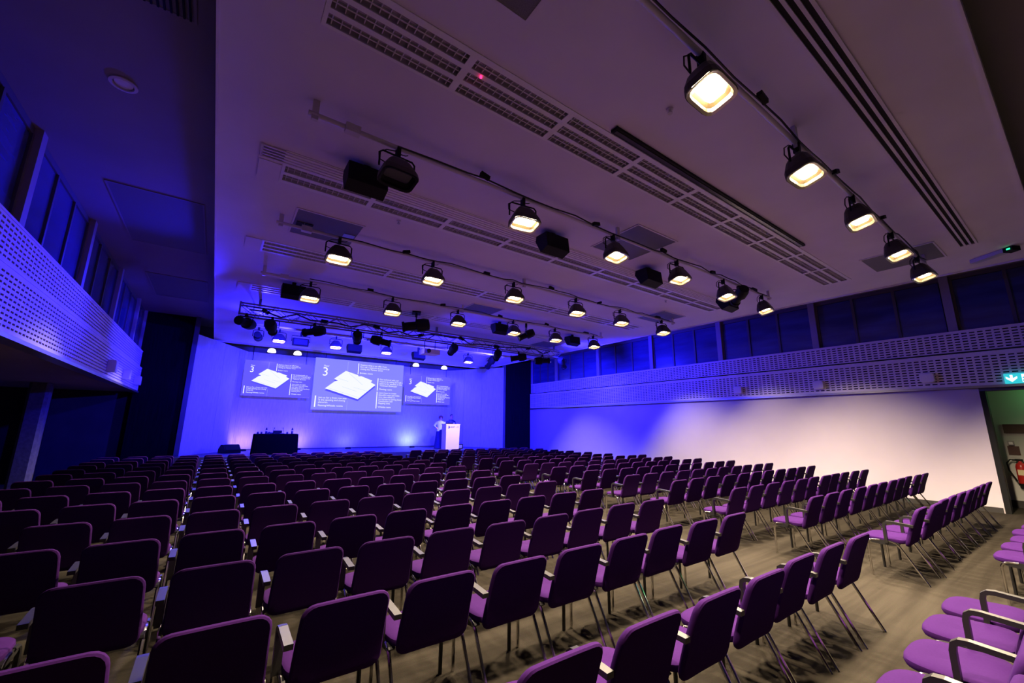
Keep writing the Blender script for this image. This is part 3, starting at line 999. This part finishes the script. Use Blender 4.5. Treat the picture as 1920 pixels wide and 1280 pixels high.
# stage wash domes in the void
for k, x in enumerate((1.64, 2.63, 8.12, 9.72)):
    t = thing('wash_spotlight', 'glowing dome wash lamp above the stage, %s from the left' % ORD[k + 1], 'stage light', (x, 20.0, 4.74), group='stage wash domes')
    MB().lathe([(0.16, -0.02), (0.165, 0.02), (0.13, 0.10), (0.07, 0.14), (0.02, 0.15)], 16).build('dome', M['white_lamp'], t, True)
    MB().lathe([(0.15, -0.028), (0.02, -0.022)], 16).build('lens', M['white_lamp'], t, True)
    MB().tube([(0, 0, 0.14), (0, 0, 0.958)], 0.012, 6).build('stem', M['black'], t)
    spot('wash_beam', t, (0, 0.1, -0.10), (0.2, 0.5, -1.6), 700, BLUE, 150, 0.7, 0.1)
t = thing('hanging_light_rail', 'dark bar carrying the wash lamps above the stage', 'lighting pipe', (0, 20.0, 5.30))
MB().tube([(0.9, 0, 0), (10.4, 0, 0)], 0.025, 8).build('pipe', M['truss'], t, True)
for x in (1.2, 5.6, 10.0):
    MB().tube([(x, 0, 0), (x, 0, 0.398)], 0.012, 6).build('drop_rod', M['truss'], t)


# loudspeakers hung from the ceiling
def speaker(x, y, z, rz, label, s=1.0):
    t = thing('ceiling_speaker', label, 'loudspeaker', (x, y, z), (0, 0, R(rz)), 'black loudspeakers on the ceiling')
    prof = [(-0.13, 0.15), (0.13, 0.15), (0.15, 0.06), (0.02, -0.16), (-0.16, -0.10)]
    mb = MB()
    mb.prism([(a * s, b * s) for a, b in prof], -0.24 * s, 0.24 * s, lambda p, xx: (xx, p[0], p[1]))
    mb.build('cabinet', M['black'], t)
    g_ = MB()
    g_.prism([(-0.155 * s, -0.095 * s), (-0.128 * s, 0.145 * s), (-0.139 * s, 0.147 * s), (-0.166 * s, -0.093 * s)], -0.22 * s, 0.22 * s, lambda p, xx: (xx, p[0], p[1]))
    g_.build('grille', M['speaker_mesh'], t)
    MB().bb((-0.04, -0.03, 0.148 * s), (0.04, 0.03, ZR - z - 0.002)).build('bracket', M['black'], t)


for k, (x, y, z, wd) in enumerate(((1.17, 4.86, 4.67, 'beside the unlit flood lamp'), (4.25, 4.86, 4.67, 'left of centre behind second pipe'), (6.82, 4.86, 4.67, 'right of centre behind second pipe'), (9.84, 4.84, 4.67, 'at right end behind second pipe'),
                                   (1.11, 10.25, 4.66, 'at left end behind fourth pipe'), (6.85, 10.35, 4.66, 'at centre behind fourth pipe'), (9.88, 10.30, 4.66, 'at right end behind fourth pipe'))):
    speaker(x, y, z, 0, 'black wedge loudspeaker ' + wd)
speaker(3.82, 15.3, 4.42, 0, 'black loudspeaker below the fifth pipe above the wide screen', 1.0)
speaker(6.29, 15.3, 4.42, 0, 'black loudspeaker under the projector near the stage', 1.0)

# ------------------------------------------------------------------ wall fittings
for k, (y, wd) in enumerate(((6.74, 'farthest'), (4.50, 'middle'), (2.27, 'nearest'))):
    t = thing('wall_speaker', 'white rounded wall speaker on the right slotted band, %s' % wd, 'loudspeaker', (XR - 0.075, y, 2.96), group='white wall speakers')
    mb = MB()
    ol = rrect(0.26, 0.23, 0.05, 5)
    mb.rings([[(0.0, a, b) for a, b in ol], [(-0.10, a, b) for a, b in ol], [(-0.12, a * 0.93, b * 0.92) for a, b in ol]])
    mb.build('case', M['plastic'], t)
    MB().bb((-0.126, -0.09, -0.075), (-0.1205, 0.09, 0.075)).build('grille', M['plastic'], t)
for k, (y, wd) in enumerate(((12.96, 'nearest'), (14.96, 'middle'), (16.9, 'farthest'))):
    t = thing('wall_speaker', 'white box speaker on the left slotted band, %s' % wd, 'loudspeaker', (XL + 0.075, y, 2.98), group='white wall speakers')
    MB().bb((0.0, -0.13, -0.13), (0.14, 0.13, 0.13)).build('case', M['plastic'], t)
    MB().bb((0.1405, -0.11, -0.11), (0.148, 0.11, 0.11)).build('grille', M['plastic'], t)


def text(body, size, m, parent, loc, rot, align='LEFT', name='lettering', extrude=0.001, spacing=1.0):
    cu = bpy.data.curves.new(name, 'FONT')
    cu.body = body
    cu.size = size
    cu.align_x = align
    cu.extrude = extrude
    cu.space_line = spacing
    cu.resolution_u = 3
    tmp = bpy.data.objects.new(name, cu)
    COL.objects.link(tmp)
    dg = bpy.context.evaluated_depsgraph_get()
    me = bpy.data.meshes.new_from_object(tmp.evaluated_get(dg))
    bpy.data.objects.remove(tmp, do_unlink=True)
    me.materials.clear()
    me.materials.append(m)
    return ob(name, me, parent, loc, rot)


# exit sign
t = thing('exit_sign', 'lit teal exit sign with white arrow above doorway', 'sign', (XR - 0.13, 0.78, 2.83))
MB().bb((-0.012, -0.30, -0.105), (0.03, 0.30, 0.105)).build('panel', M['teal'], t)
MB().bb((0.03, -0.20, -0.03), (0.066, 0.20, 0.03)).build('mount', M['plastic'], t)
fx = -0.0145
fy = lambda p, xx: (xx, p[0], p[1])
ar = MB()
ar.prism([(0.215, 0.075), (0.175, 0.075), (0.175, 0.005), (0.115, 0.045), (0.115, 0.0), (0.195, -0.075), (0.275, 0.0), (0.275, 0.045), (0.215, 0.005)], fx, fx + 0.002, fy)
ar.build('arrow', M['sign_white'], t)
dr = MB()
dr.prism([(0.055, 0.085), (-0.06, 0.085), (-0.06, -0.085), (0.055, -0.085)], fx, fx + 0.002, fy)
dr.build('door_symbol', M['sign_white'], t)
mn = MB()
mn.prism([(0.02, 0.03), (-0.02, 0.035), (-0.03, -0.01), (-0.055, -0.06), (-0.04, -0.065), (-0.01, -0.02), (0.02, -0.035), (0.04, -0.075), (0.05, -0.065), (0.035, -0.02), (0.01, -0.005), (0.045, 0.0), (0.045, 0.012)], fx - 0.0015, fx - 0.0002, fy)
mn.build('running_figure', M['teal'], t)
hd = MB()
hd.prism([(-0.005 + 0.014 * math.cos(a_ * 0.785), 0.055 + 0.014 * math.sin(a_ * 0.785)) for a_ in range(8)], fx - 0.0015, fx - 0.0002, fy)
hd.build('running_head', M['teal'], t)
MB().bb((fx, -0.29, -0.095), (fx + 0.002, -0.07, 0.095)).build('lettering_panel', M['teal'], t)

# corridor fittings
t = thing('fire_extinguisher', 'red fire extinguisher with black hose on the corridor wall', 'fire extinguisher', (15.24, 1.24, 0.52))
MB().lathe([(0.03, 0.0), (0.085, 0.01), (0.09, 0.04), (0.09, 0.40), (0.075, 0.46), (0.03, 0.50), (0.025, 0.53)], 18).build('cylinder', M['red'], t, True)
MB().lathe([(0.094, -0.015), (0.094, 0.035), (0.088, 0.036)], 18).build('foot_ring', M['black'], t, True)
MB().bb((-0.02, -0.05, 0.53), (0.02, 0.07, 0.575)).build('valve', M['black'], t)
MB().bb((-0.012, -0.02, 0.585), (0.012, 0.13, 0.60)).build('handle', M['metal_trim'], t)
MB().tube([(0, 0.05, 0.55), (-0.02, 0.14, 0.56), (-0.03, 0.20, 0.48), (-0.03, 0.19, 0.32), (-0.02, 0.13, 0.16), (-0.01, 0.10, 0.08)], 0.014, 7).build('hose', M['black'], t, True)
MB().bb((-0.093, -0.06, 0.22), (-0.0905, 0.06, 0.34)).build('label_patch', M['cream'], t)
MB().bb((0.085, -0.04, 0.3), (0.109, 0.04, 0.42)).build('bracket', M['black'], t)
t = thing('call_point', 'small red call point over a dark notice on the corridor wall', 'call point', (15.349, 1.32, 1.38))
MB().bb((-0.045, -0.05, 0.02), (-0.001, 0.05, 0.12)).build('case', M['metal_trim'], t)
MB().bb((-0.049, -0.03, 0.04), (-0.0455, 0.03, 0.10)).build('glass', M['plastic'], t)
MB().bb((-0.012, -0.11, -0.20), (-0.001, 0.07, 0.0)).build('notice', M['brown'], t)
t = thing('notice_board', 'dark brown wooden notice board on the corridor wall', 'notice board', (15.349, 1.15, 1.78))
MB().bb((-0.03, -0.24, -0.10), (-0.001, 0.24, 0.10)).build('board', M['brown'], t)
MB().bb((-0.045, -0.25, 0.1005), (-0.001, 0.25, 0.112)).build('ledge', M['corridor'], t)
t = thing('corridor_exit_light', 'green glowing emergency lamp on the corridor ceiling', 'emergency light', (14.95, 0.55, 2.70))
MB().bb((-0.10, -0.16, -0.07), (0.10, 0.16, 0.018)).build('case', M['green_led'], t)
ld = bpy.data.lights.new('green_glow', 'POINT')
ld.energy = 1.2
ld.color = (0.05, 1.0, 0.12)
ld.shadow_soft_size = 0.06
ob('green_glow', ld, t, (0, 0, -0.16))
t = thing('corridor_downlight', 'dim white downlight on the corridor ceiling', 'downlight', (14.8, 0.2, 2.715))
MB().lathe([(0.07, 0.0), (0.07, -0.015), (0.05, -0.018)], 16).build('ring', M['plastic'], t)
ld = bpy.data.lights.new('corridor_glow', 'POINT')
ld.energy = 2.6
ld.color = (1.0, 0.92, 0.75)
ld.shadow_soft_size = 0.06
ob('corridor_glow', ld, t, (0, 0, -0.12))
t = thing('framed_picture', 'dark framed picture on the far left wall under the gallery', 'picture', (XLL + 0.002, 14.3, 1.7))
MB().bb((0, -0.7, -0.5), (0.04, 0.7, 0.5)).build('frame', M['metal_trim'], t)
MB().bb((0.0405, -0.64, -0.44), (0.044, 0.64, 0.44)).build('print', M['black'], t)

# ------------------------------------------------------------------ screens
SCR_Y = 20.40


def screen(name, x0, x1, z0, z1, bg, label, depth):
    W, Hh = x1 - x0, z1 - z0
    t = thing(name, label, 'screen', (x0, SCR_Y, z0), group='presentation screens')
    MB().bb((0, 0, 0), (W, depth, Hh)).build('picture', M[bg], t)
    MB().bb((0, -0.008, -0.02), (W, depth, -0.0005)).build('bottom_bar', M['plastic'], t)
    for xx in (W * 0.10, W * 0.90):
        MB().tube([(xx, depth / 2, Hh), (xx, depth / 2, 5.698 - z0)], 0.012, 6).build('hanging_wire', M['black'], t)
    f = -0.004
    rx = (R(90), 0, 0)

    def T(s, u, v, size, nm='lettering', m='ink'):
        return text(s, size * W, M[m], t, (u * W, f, v * Hh), rx, name=nm, spacing=0.95)

    def bar(u0, u1, v0, v1, m='ink'):
        MB().bb((u0 * W, f - 0.002, v0 * Hh), (u1 * W, f, v1 * Hh)).build('rule', M[m], t)
    T('3', 0.075, 0.655, 0.135, 'numeral')
    T('Floor', 0.088, 0.835, 0.026)
    bar(0.340, 0.343, 0.76, 0.97, 'ink_soft')
    bar(0.365, 0.367, 0.0, 0.19, 'ink_soft')
    bar(0.028, 0.040, 0.045, 0.26)
    T('Join us for a front row seat\nin the opening and closing\nplenaries.', 0.065, 0.215, 0.0265)
    T('Fleming/Whittle rooms', 0.065, 0.062, 0.0275)
    bar(0.455, 0.463, 0.735, 0.955, 'ink')
    T("Explore what is on offer from\nEsri UK's network of partners by\nvisiting the 'Partner Zone'", 0.480, 0.915, 0.0255)
    T('Britten room', 0.480, 0.745, 0.0275)
    bar(0.690, 0.699, 0.425, 0.68)
    T("Get technical with our\nexperts by asking Esri UK's\nexperts for sessions in the\n'Technical Showcase'", 0.715, 0.645, 0.0255)
    T('Fleming room', 0.715, 0.440, 0.0275)
    bar(0.690, 0.699, 0.055, 0.40)
    T("Learn how to create\nbeautiful maps and make\nyour data sweat! in\nworkshops by joining Story\nVisualisation and\nMapping zone.", 0.715, 0.365, 0.0255)
    T('Whittle room', 0.715, 0.070, 0.0275)
    # isometric floor plan slab
    top = [(0.323, 0.78), (0.46, 0.713), (0.468, 0.69), (0.497, 0.698), (0.628, 0.622), (0.612, 0.585), (0.668, 0.536), (0.48, 0.226), (0.12, 0.408), (0.215, 0.557), (0.248, 0.572), (0.206, 0.608)]
    q = lambda dy: [(a, b + dy) for a, b in top]
    s_ = MB()
    s_.prism(q(-0.038), f - 0.004, f, lambda p, yy: (p[0] * W, yy, p[1] * Hh))
    s_.build('plan_side', M['plan_edge'], t)  # bluish side of the slab as drawn in the screen picture
    s_ = MB()
    s_.prism(top, f - 0.009, f - 0.0045, lambda p, yy: (p[0] * W, yy, p[1] * Hh))
    s_.build('plan_slab', M['plan'], t)
    for a, b in (((0.15, 0.42), (0.50, 0.255)), ((0.25, 0.62), (0.36, 0.57)), ((0.36, 0.74), (0.52, 0.52)), ((0.30, 0.46), (0.46, 0.38)), ((0.42, 0.46), (0.58, 0.40))):
        ln = MB()
        d = Vector((b[0] - a[0], (b[1] - a[1]))).normalized()
        n = Vector((-d.y, d.x)) * 0.003
        ln.prism([(a[0] - n.x, a[1] - n.y), (b[0] - n.x, b[1] - n.y), (b[0] + n.x, b[1] + n.y), (a[0] + n.x, a[1] + n.y)], f - 0.0105, f - 0.0092, lambda p, yy: (p[0] * W, yy, p[1] * Hh))
        ln.build('plan_line', M['plan_line'], t)


screen('presentation_screen', 0.76, 3.33, 2.90, 4.37, 'screen_side', 'left presentation screen showing Floor 3 plan, behind the draped table', 0.05)
screen('presentation_screen', 3.46, 7.63, 2.40, 4.75, 'screen_mid', 'largest central presentation screen showing the Floor 3 plan', 0.05)
screen('presentation_screen', 7.75, 10.33, 2.86, 4.33, 'screen_side', 'right presentation screen showing Floor 3 plan, above the lectern', 0.05)

# ------------------------------------------------------------------ stage furniture
t = thing('draped_table', 'panel table under a floor-length black cloth on the stage', 'table', (1.94, 17.75, ZST))
mb = MB()
ol = []
n = 64
for k in range(n):
    a = 2 * math.pi * k / n
    c_, s_ = math.cos(a), math.sin(a)
    ol.append((0.71 * math.copysign(abs(c_) ** 0.16, c_), 0.33 * math.copysign(abs(s_) ** 0.16, s_), 0.012 * math.sin(k * 2.4)))
mb.rings([[(x * (1.03 + w_), y * (1.04 + w_ * 2), 0.002) for x, y, w_ in ol], [(x * (1.012 + w_ * 0.5), y * (1.02 + w_), 0.45) for x, y, w_ in ol], [(x, y, 0.70) for x, y, w_ in ol], [(x * 0.985, y * 0.97, 0.722) for x, y, w_ in ol]])
mb.build('cloth', M['cloth'], t)
zt = ZST + 0.722
t = thing('confidence_monitor', 'small black monitor standing at the middle of the draped table', 'monitor', (1.96, 17.62, zt))
MB().bb((-0.145, -0.02, 0.012), (0.145, 0.02, 0.125)).build('screen', M['black'], t)
MB().bb((-0.08, -0.06, 0.0), (0.08, 0.06, 0.012)).build('foot', M['black'], t)
for k, x in enumerate((1.82, 2.15)):
    t = thing('gooseneck_microphone', 'thin gooseneck microphone on the draped table, %s of the monitor' % ('left', 'right')[k], 'microphone', (x, 17.60 + 0.05 * k, zt))
    MB().lathe([(0.045, 0.0), (0.045, 0.015), (0.01, 0.02)], 12).build('base', M['black'], t)
    MB().tube([(0, 0, 0.015), (0.0, 0.0, 0.12), (0.02 - 0.04 * k, -0.01, 0.19)], 0.006, 6).build('stem', M['black'], t)
    MB().lathe([(0.006, 0.18), (0.012, 0.19), (0.012, 0.225), (0.004, 0.23)], 8, Matrix.Translation((0.02 - 0.04 * k, -0.01, 0))).build('capsule', M['black'], t)
for k, x in enumerate((1.60, 2.44)):
    t = thing('water_bottle', 'striped water bottle near the %s end of the draped table' % ('left', 'right')[k], 'bottle', (x, 17.62, zt))
    MB().lathe([(0.032, 0.0), (0.035, 0.01), (0.035, 0.09), (0.03, 0.10)], 14).build('body', M['dead_lens'], t, True)
    MB().lathe([(0.031, 0.10), (0.031, 0.14)], 14).build('label_band', M['plastic'], t, True)
    MB().lathe([(0.031, 0.1402), (0.031, 0.175), (0.014, 0.20), (0.014, 0.225), (0.005, 0.226)], 14).build('neck', M['black'], t, True)
for k, (x, y) in enumerate(((1.34, 17.6), (1.46, 17.7), (1.70, 17.62), (2.28, 17.62))):
    t = thing('drinking_glass', 'small upturned glass on the draped table, %s from the left' % ORD[k + 1], 'glass', (x, y, zt), group='glasses on the table')
    MB().lathe([(0.03, 0.0), (0.034, 0.06), (0.026, 0.075)], 12).build('bowl', M['dead_lens'], t, True)
t = thing('name_card', 'low folded card lying left of the monitor on the draped table', 'card', (1.72, 17.75, zt))
MB().prism([(-0.05, 0.0), (0.05, 0.0), (0.0, 0.055)], -0.12, 0.12, lambda p, xx: (xx, p[0], p[1])).build('card', M['dead_lens'], t)

# lectern
t = thing('lectern', 'tall cream lectern with dark logo lettering on its front', 'lectern', (9.27, 18.1, ZST))
mb = MB()
mb.prism([(-0.345, 0), (0.345, 0), (0.36, 1.14), (-0.36, 1.14)], -0.25, 0.20, lambda p, yy: (p[0], yy, p[1]))
mb.build('body', M['cream'], t)
MB().bb((-0.375, -0.262, 1.1405), (0.375, 0.22, 1.165)).build('top', M['cream'], t)
text('esri', 0.155, M['black'], t, (-0.13, -0.254, 0.985), (R(90), 0, 0), name='logo_lettering')
text('UK', 0.13, M['metal_trim'], t, (0.14, -0.254, 0.985), (R(90), 0, 0), name='logo_suffix')
g_ = MB()
g_.lathe([(0.058, 0.0), (0.058, 0.004)], 20, Matrix.Translation((-0.215, -0.250, 1.02)) @ Matrix.Rotation(R(90), 4, 'X'))
g_.build('logo_globe', M['black'], t)
g_ = MB()
g_.prism([(-0.235, 1.055), (-0.20, 1.04), (-0.225, 1.015), (-0.205, 0.985), (-0.245, 0.995), (-0.262, 1.03)], -0.2565, -0.2545, lambda p, yy: (p[0], yy, p[1]))
g_.build('logo_globe_land', M['cream'], t)
t = thing('laptop', 'dark open laptop resting on top of the lectern', 'laptop', (9.14, 18.08, ZST + 1.166))
MB().bb((-0.16, -0.10, 0), (0.16, 0.12, 0.015)).build('base', M['black'], t)
MB().prism([(-0.105, 0.016), (-0.095, 0.016), (-0.13, 0.05), (-0.14, 0.05)], -0.16, 0.16, lambda p, xx: (xx, p[0], p[1])).build('lid', M['black'], t)
t = thing('stage_box', 'small black box on the stage right of the lectern', 'box', (9.86, 18.35, ZST))
MB().bb((-0.17, -0.15, 0), (0.17, 0.15, 0.22)).build('case', M['black'], t)
MB().bb((-0.12, -0.156, 0.04), (0.12, -0.1505, 0.18)).build('grille', M['grille'], t)
t = thing('stage_wedge', 'black wedge monitor speaker at the stage left corner', 'loudspeaker', (0.62, 19.2, ZST), (0, 0, R(25)))
MB().prism([(-0.25, 0), (0.25, 0), (0.25, 0.14), (0.10, 0.30), (-0.08, 0.30), (-0.25, 0.10)], -0.28, 0.28, lambda p, xx: (xx, p[0], p[1])).build('cabinet', M['black'], t)
MB().prism([(-0.252, 0.105), (-0.082, 0.303), (-0.09, 0.311), (-0.26, 0.113)], -0.25, 0.25, lambda p, xx: (xx, p[0], p[1])).build('grille', M['speaker_mesh'], t)
t = thing('stage_steps', 'dark low steps at the stage front left of the lectern', 'steps', (7.6, 16.7, 0))
for i in range(3):
    MB().bb((-0.6, -0.60 + 0.28 * i, 0), (0.6, -0.325 + 0.28 * i if i < 2 else 0.29, 0.21 * (i + 1))).build('step', M['black'], t)

# uplighters at the foot of the stage wall (white / pink glow in the photograph)
for k, (x, col, wt, wd) in enumerate(((1.10, (1.0, 0.52, 0.62), 30, 'left of the draped table'), (3.1, (1.0, 0.60, 0.78), 28, 'right of the draped table'), (5.2, (0.55, 0.55, 1.0), 12, 'below the wide screen'), (8.3, (0.62, 0.80, 1.0), 40, 'left of the lectern'))):
    t = thing('floor_uplighter', 'small uplighter at the foot of stage wall %s' % wd, 'uplighter', (x, 20.35, ZST), group='stage floor uplighters')
    MB().bb((-0.12, -0.05, 0), (0.12, 0.05, 0.03)).build('base', M['black'], t)
    MB().bb((-0.11, -0.035, 0.0305), (0.11, 0.035, 0.075)).build('head', M['black'], t)
    spot('up_beam', t, (0, 0.02, 0.10), (0, 0.65, 0.75), wt, col, 160, 1.0, 0.08)


# ------------------------------------------------------------------ people
def skin_mesh(name, joints, edges, m, parent, root=0, sub=2):
    me = bpy.data.meshes.new(name)
    me.from_pydata([j[0] for j in joints], edges, [])
    me.materials.append(m)
    o = ob(name, me, parent)
    md = o.modifiers.new('skin', 'SKIN')
    md.use_smooth_shade = True
    for v, j in zip(me.skin_vertices[0].data, joints):
        rr_ = j[1]
        v.radius = rr_ if isinstance(rr_, tuple) else (rr_, rr_)
    me.skin_vertices[0].data[root].use_root = True
    s = o.modifiers.new('sub', 'SUBSURF')
    s.levels = sub
    s.render_levels = sub
    return o


def person(label, loc, rz, scale, hair, hair_m, top_m, skirt, pose):
    """body facing -Y; one continuous skinned body, clothing and hair as children"""
    t = thing('person', label, 'person', loc, (0, 0, rz))
    t.scale = (scale,) * 3
    J, E_ = [], []

    def j(p, r, par=None):
        J.append((p, r))
        if par is not None:
            E_.append((par, len(J) - 1))
        return len(J) - 1
    ln = pose.get('lean', 0.0)
    P = lambda x, y, z: (x, y - ln * max(0, z - 0.95), z)
    pel = j(P(0, 0, 0.95), (0.155, 0.11))
    ab = j(P(0, 0, 1.10), (0.135, 0.10), pel)
    ch = j(P(0, 0, 1.30), (0.165, 0.11), ab)
    nb = j(P(0, 0, 1.44), (0.075, 0.065), ch)
    nk = j(P(0, -0.01, 1.50), (0.05, 0.052), nb)
    jw = j(P(0, -0.035, 1.56), (0.058, 0.07), nk)
    fc = j(P(0, -0.035, 1.63), (0.075, 0.092), jw)
    cr = j(P(0, -0.02, 1.70), (0.07, 0.085), fc)
    for s in (-1, 1):
        hp = j(P(s * 0.09, 0, 0.88), 0.088, pel)
        kn = j((s * 0.10, -0.01, 0.48), 0.058, hp)
        an = j((s * 0.10, 0.01, 0.09), 0.040, kn)
        j((s * 0.10, -0.13, 0.035), (0.042, 0.03), an)
        sh = j(P(s * 0.19, 0, 1.40), 0.062, ch)
        e_, h_ = pose['arms'][0 if s < 0 else 1]
        el = j(P(*e_), 0.042, sh)
        wr_ = j(P(*h_), 0.028, el)
        d = (Vector(P(*h_)) - Vector(P(*e_))).normalized()
        side = d.cross(Vector((0, 0, 1))).normalized()
        w0 = Vector(P(*h_))
        pm = j(tuple(w0 + d * 0.06), (0.040, 0.018), wr_)
        for q, (off, ln_) in enumerate(((-0.030, 0.060), (-0.010, 0.075), (0.010, 0.072), (0.030, 0.055))):
            k1 = j(tuple(w0 + d * 0.10 + side * off), 0.0095, pm)
            j(tuple(w0 + d * (0.10 + ln_) + side * off + Vector((0, 0, -0.025))), 0.008, k1)
        th = j(tuple(w0 + d * 0.045 + side * 0.045 * s), 0.0105, wr_)
        j(tuple(w0 + d * 0.085 + side * 0.065 * s), 0.009, th)
    skin_mesh('body', J, E_, M['skin'], t, pel)
    # face details
    hc = Vector(P(0, -0.03, 1.63))
    for s in (-1, 1):
        MB().lathe([(0.003, -0.012), (0.012, -0.006), (0.012, 0.006), (0.003, 0.012)], 8, Matrix.Translation(hc + Vector((s * 0.030, -0.088, 0.012)))).build('eye', M['black'], t, True)
        MB().lathe([(0.006, -0.03), (0.018, -0.01), (0.018, 0.015), (0.006, 0.03)], 8, Matrix.Translation(hc + Vector((s * 0.078, 0.005, 0.0)))).build('ear', M['skin'], t, True)
    MB().prism([(-0.092, -0.025), (-0.118, -0.022), (-0.092, 0.02)], -0.012, 0.012, lambda p, x: (hc.x + x, hc.y + p[0], hc.z + p[1])).build('nose', M['skin'], t)
    MB().bb(hc + Vector((-0.026, -0.094, -0.052)), hc + Vector((0.026, -0.080, -0.042))).build('mouth', M['brown'], t)
    # hair: a cap of lumps over the skull
    hb = MB()
    n, mrow = 18, 9
    rings = []
    rr_ = random.Random(5)
    for i in range(mrow):
        v = i / (mrow - 1)
        a = v * math.pi * (0.60 if hair == 'short' else 0.78)
        r_ = (0.083 if hair == 'short' else 0.118)
        ring = []
        for k in range(n):
            b = 2 * math.pi * k / n
            cut = 1.0
            if math.sin(b) < -0.35 and v > 0.5:
                cut = 0.72
            wob = 1 + (rr_.uniform(-0.08, 0.12) if hair != 'short' else 0)
            ring.append(hc + Vector((r_ * wob * cut * math.sin(a + 0.02) * math.cos(b), r_ * 1.12 * wob * cut * math.sin(a + 0.02) * math.sin(b) + 0.015, 0.02 + 0.105 * math.cos(a) * (1 if hair == 'short' else 1.1))))
        rings.append(ring)
    hb.rings(rings)
    hb.build('hair', hair_m, t, True)
    # garment over torso and upper arms
    g_ = MB()
    rg = []
    for z, wx, wy in ((0.92, 0.205, 0.155), (1.02, 0.19, 0.145), (1.12, 0.178, 0.14), (1.24, 0.20, 0.148), (1.34, 0.222, 0.148), (1.41, 0.215, 0.13), (1.455, 0.13, 0.10), (1.475, 0.082, 0.08)):
        rg.append([P(wx * math.copysign(abs(math.cos(2 * math.pi * k / 20)) ** 0.8, math.cos(2 * math.pi * k / 20)), wy * math.sin(2 * math.pi * k / 20), z) for k in range(20)])
    g_.rings(rg)
    g_.build('top', top_m, t, True)
    for s in (-1, 1):
        e_, h_ = pose['arms'][0 if s < 0 else 1]
        sh = Vector(P(s * 0.185, 0, 1.395))
        el, ha = Vector(P(*e_)), Vector(P(*h_))
        MB().tube([sh, sh.lerp(el, 0.5), el, el.lerp(ha, 0.5), el.lerp(ha, 0.92)], [0.082, 0.070, 0.062, 0.052, 0.045], 12).build('sleeve', top_m, t, True)
    if skirt:
        rg = []
        for z, wx, wy in ((0.02, 0.30, 0.26), (0.3, 0.265, 0.22), (0.6, 0.235, 0.19), (0.85, 0.212, 0.165), (1.0, 0.195, 0.15)):
            rg.append([P(wx * math.cos(2 * math.pi * k / 28) * (1 + 0.03 * math.sin(k * 2.2)), wy * math.sin(2 * math.pi * k / 28), z) for k in range(28)])
        MB().rings(rg).build('skirt', M['navy'], t, True)
    else:
        for s in (-1, 1):
            MB().tube([P(s * 0.09, 0, 0.97), (s * 0.10, 0, 0.5), (s * 0.10, 0.01, 0.07)], [0.118, 0.088, 0.072], 14).build('trouser_leg', M['navy'], t, True)
            MB().bb((s * 0.10 - 0.045, -0.19, 0.0), (s * 0.10 + 0.045, 0.05, 0.075)).build('shoe', M['black'], t)
    return t


person('person with curly auburn hair, pale top and long dark skirt beside lectern', (9.08, 18.85, ZST), R(-12), 0.90, 'curly', M['hair_red'], M['pale_cloth'], True,
       {'lean': 0.10, 'arms': [((-0.33, 0.0, 1.18), (-0.26, -0.22, 1.10)), ((0.28, -0.06, 1.17), (0.16, -0.27, 1.15))]})
tp = person('person with short dark hair in navy shirt standing behind lectern', (9.68, 18.90, ZST), R(8), 0.945, 'short', M['hair_dark'], M['navy'], False,
            {'lean': 0.03, 'arms': [((-0.27, 0.0, 1.15), (-0.16, -0.22, 1.12)), ((0.27, 0.0, 1.15), (0.14, -0.22, 1.12))]})
MB().bb((0.06, -0.163, 1.27), (0.15, -0.150, 1.31)).build('name_badge', M['plastic'], tp)
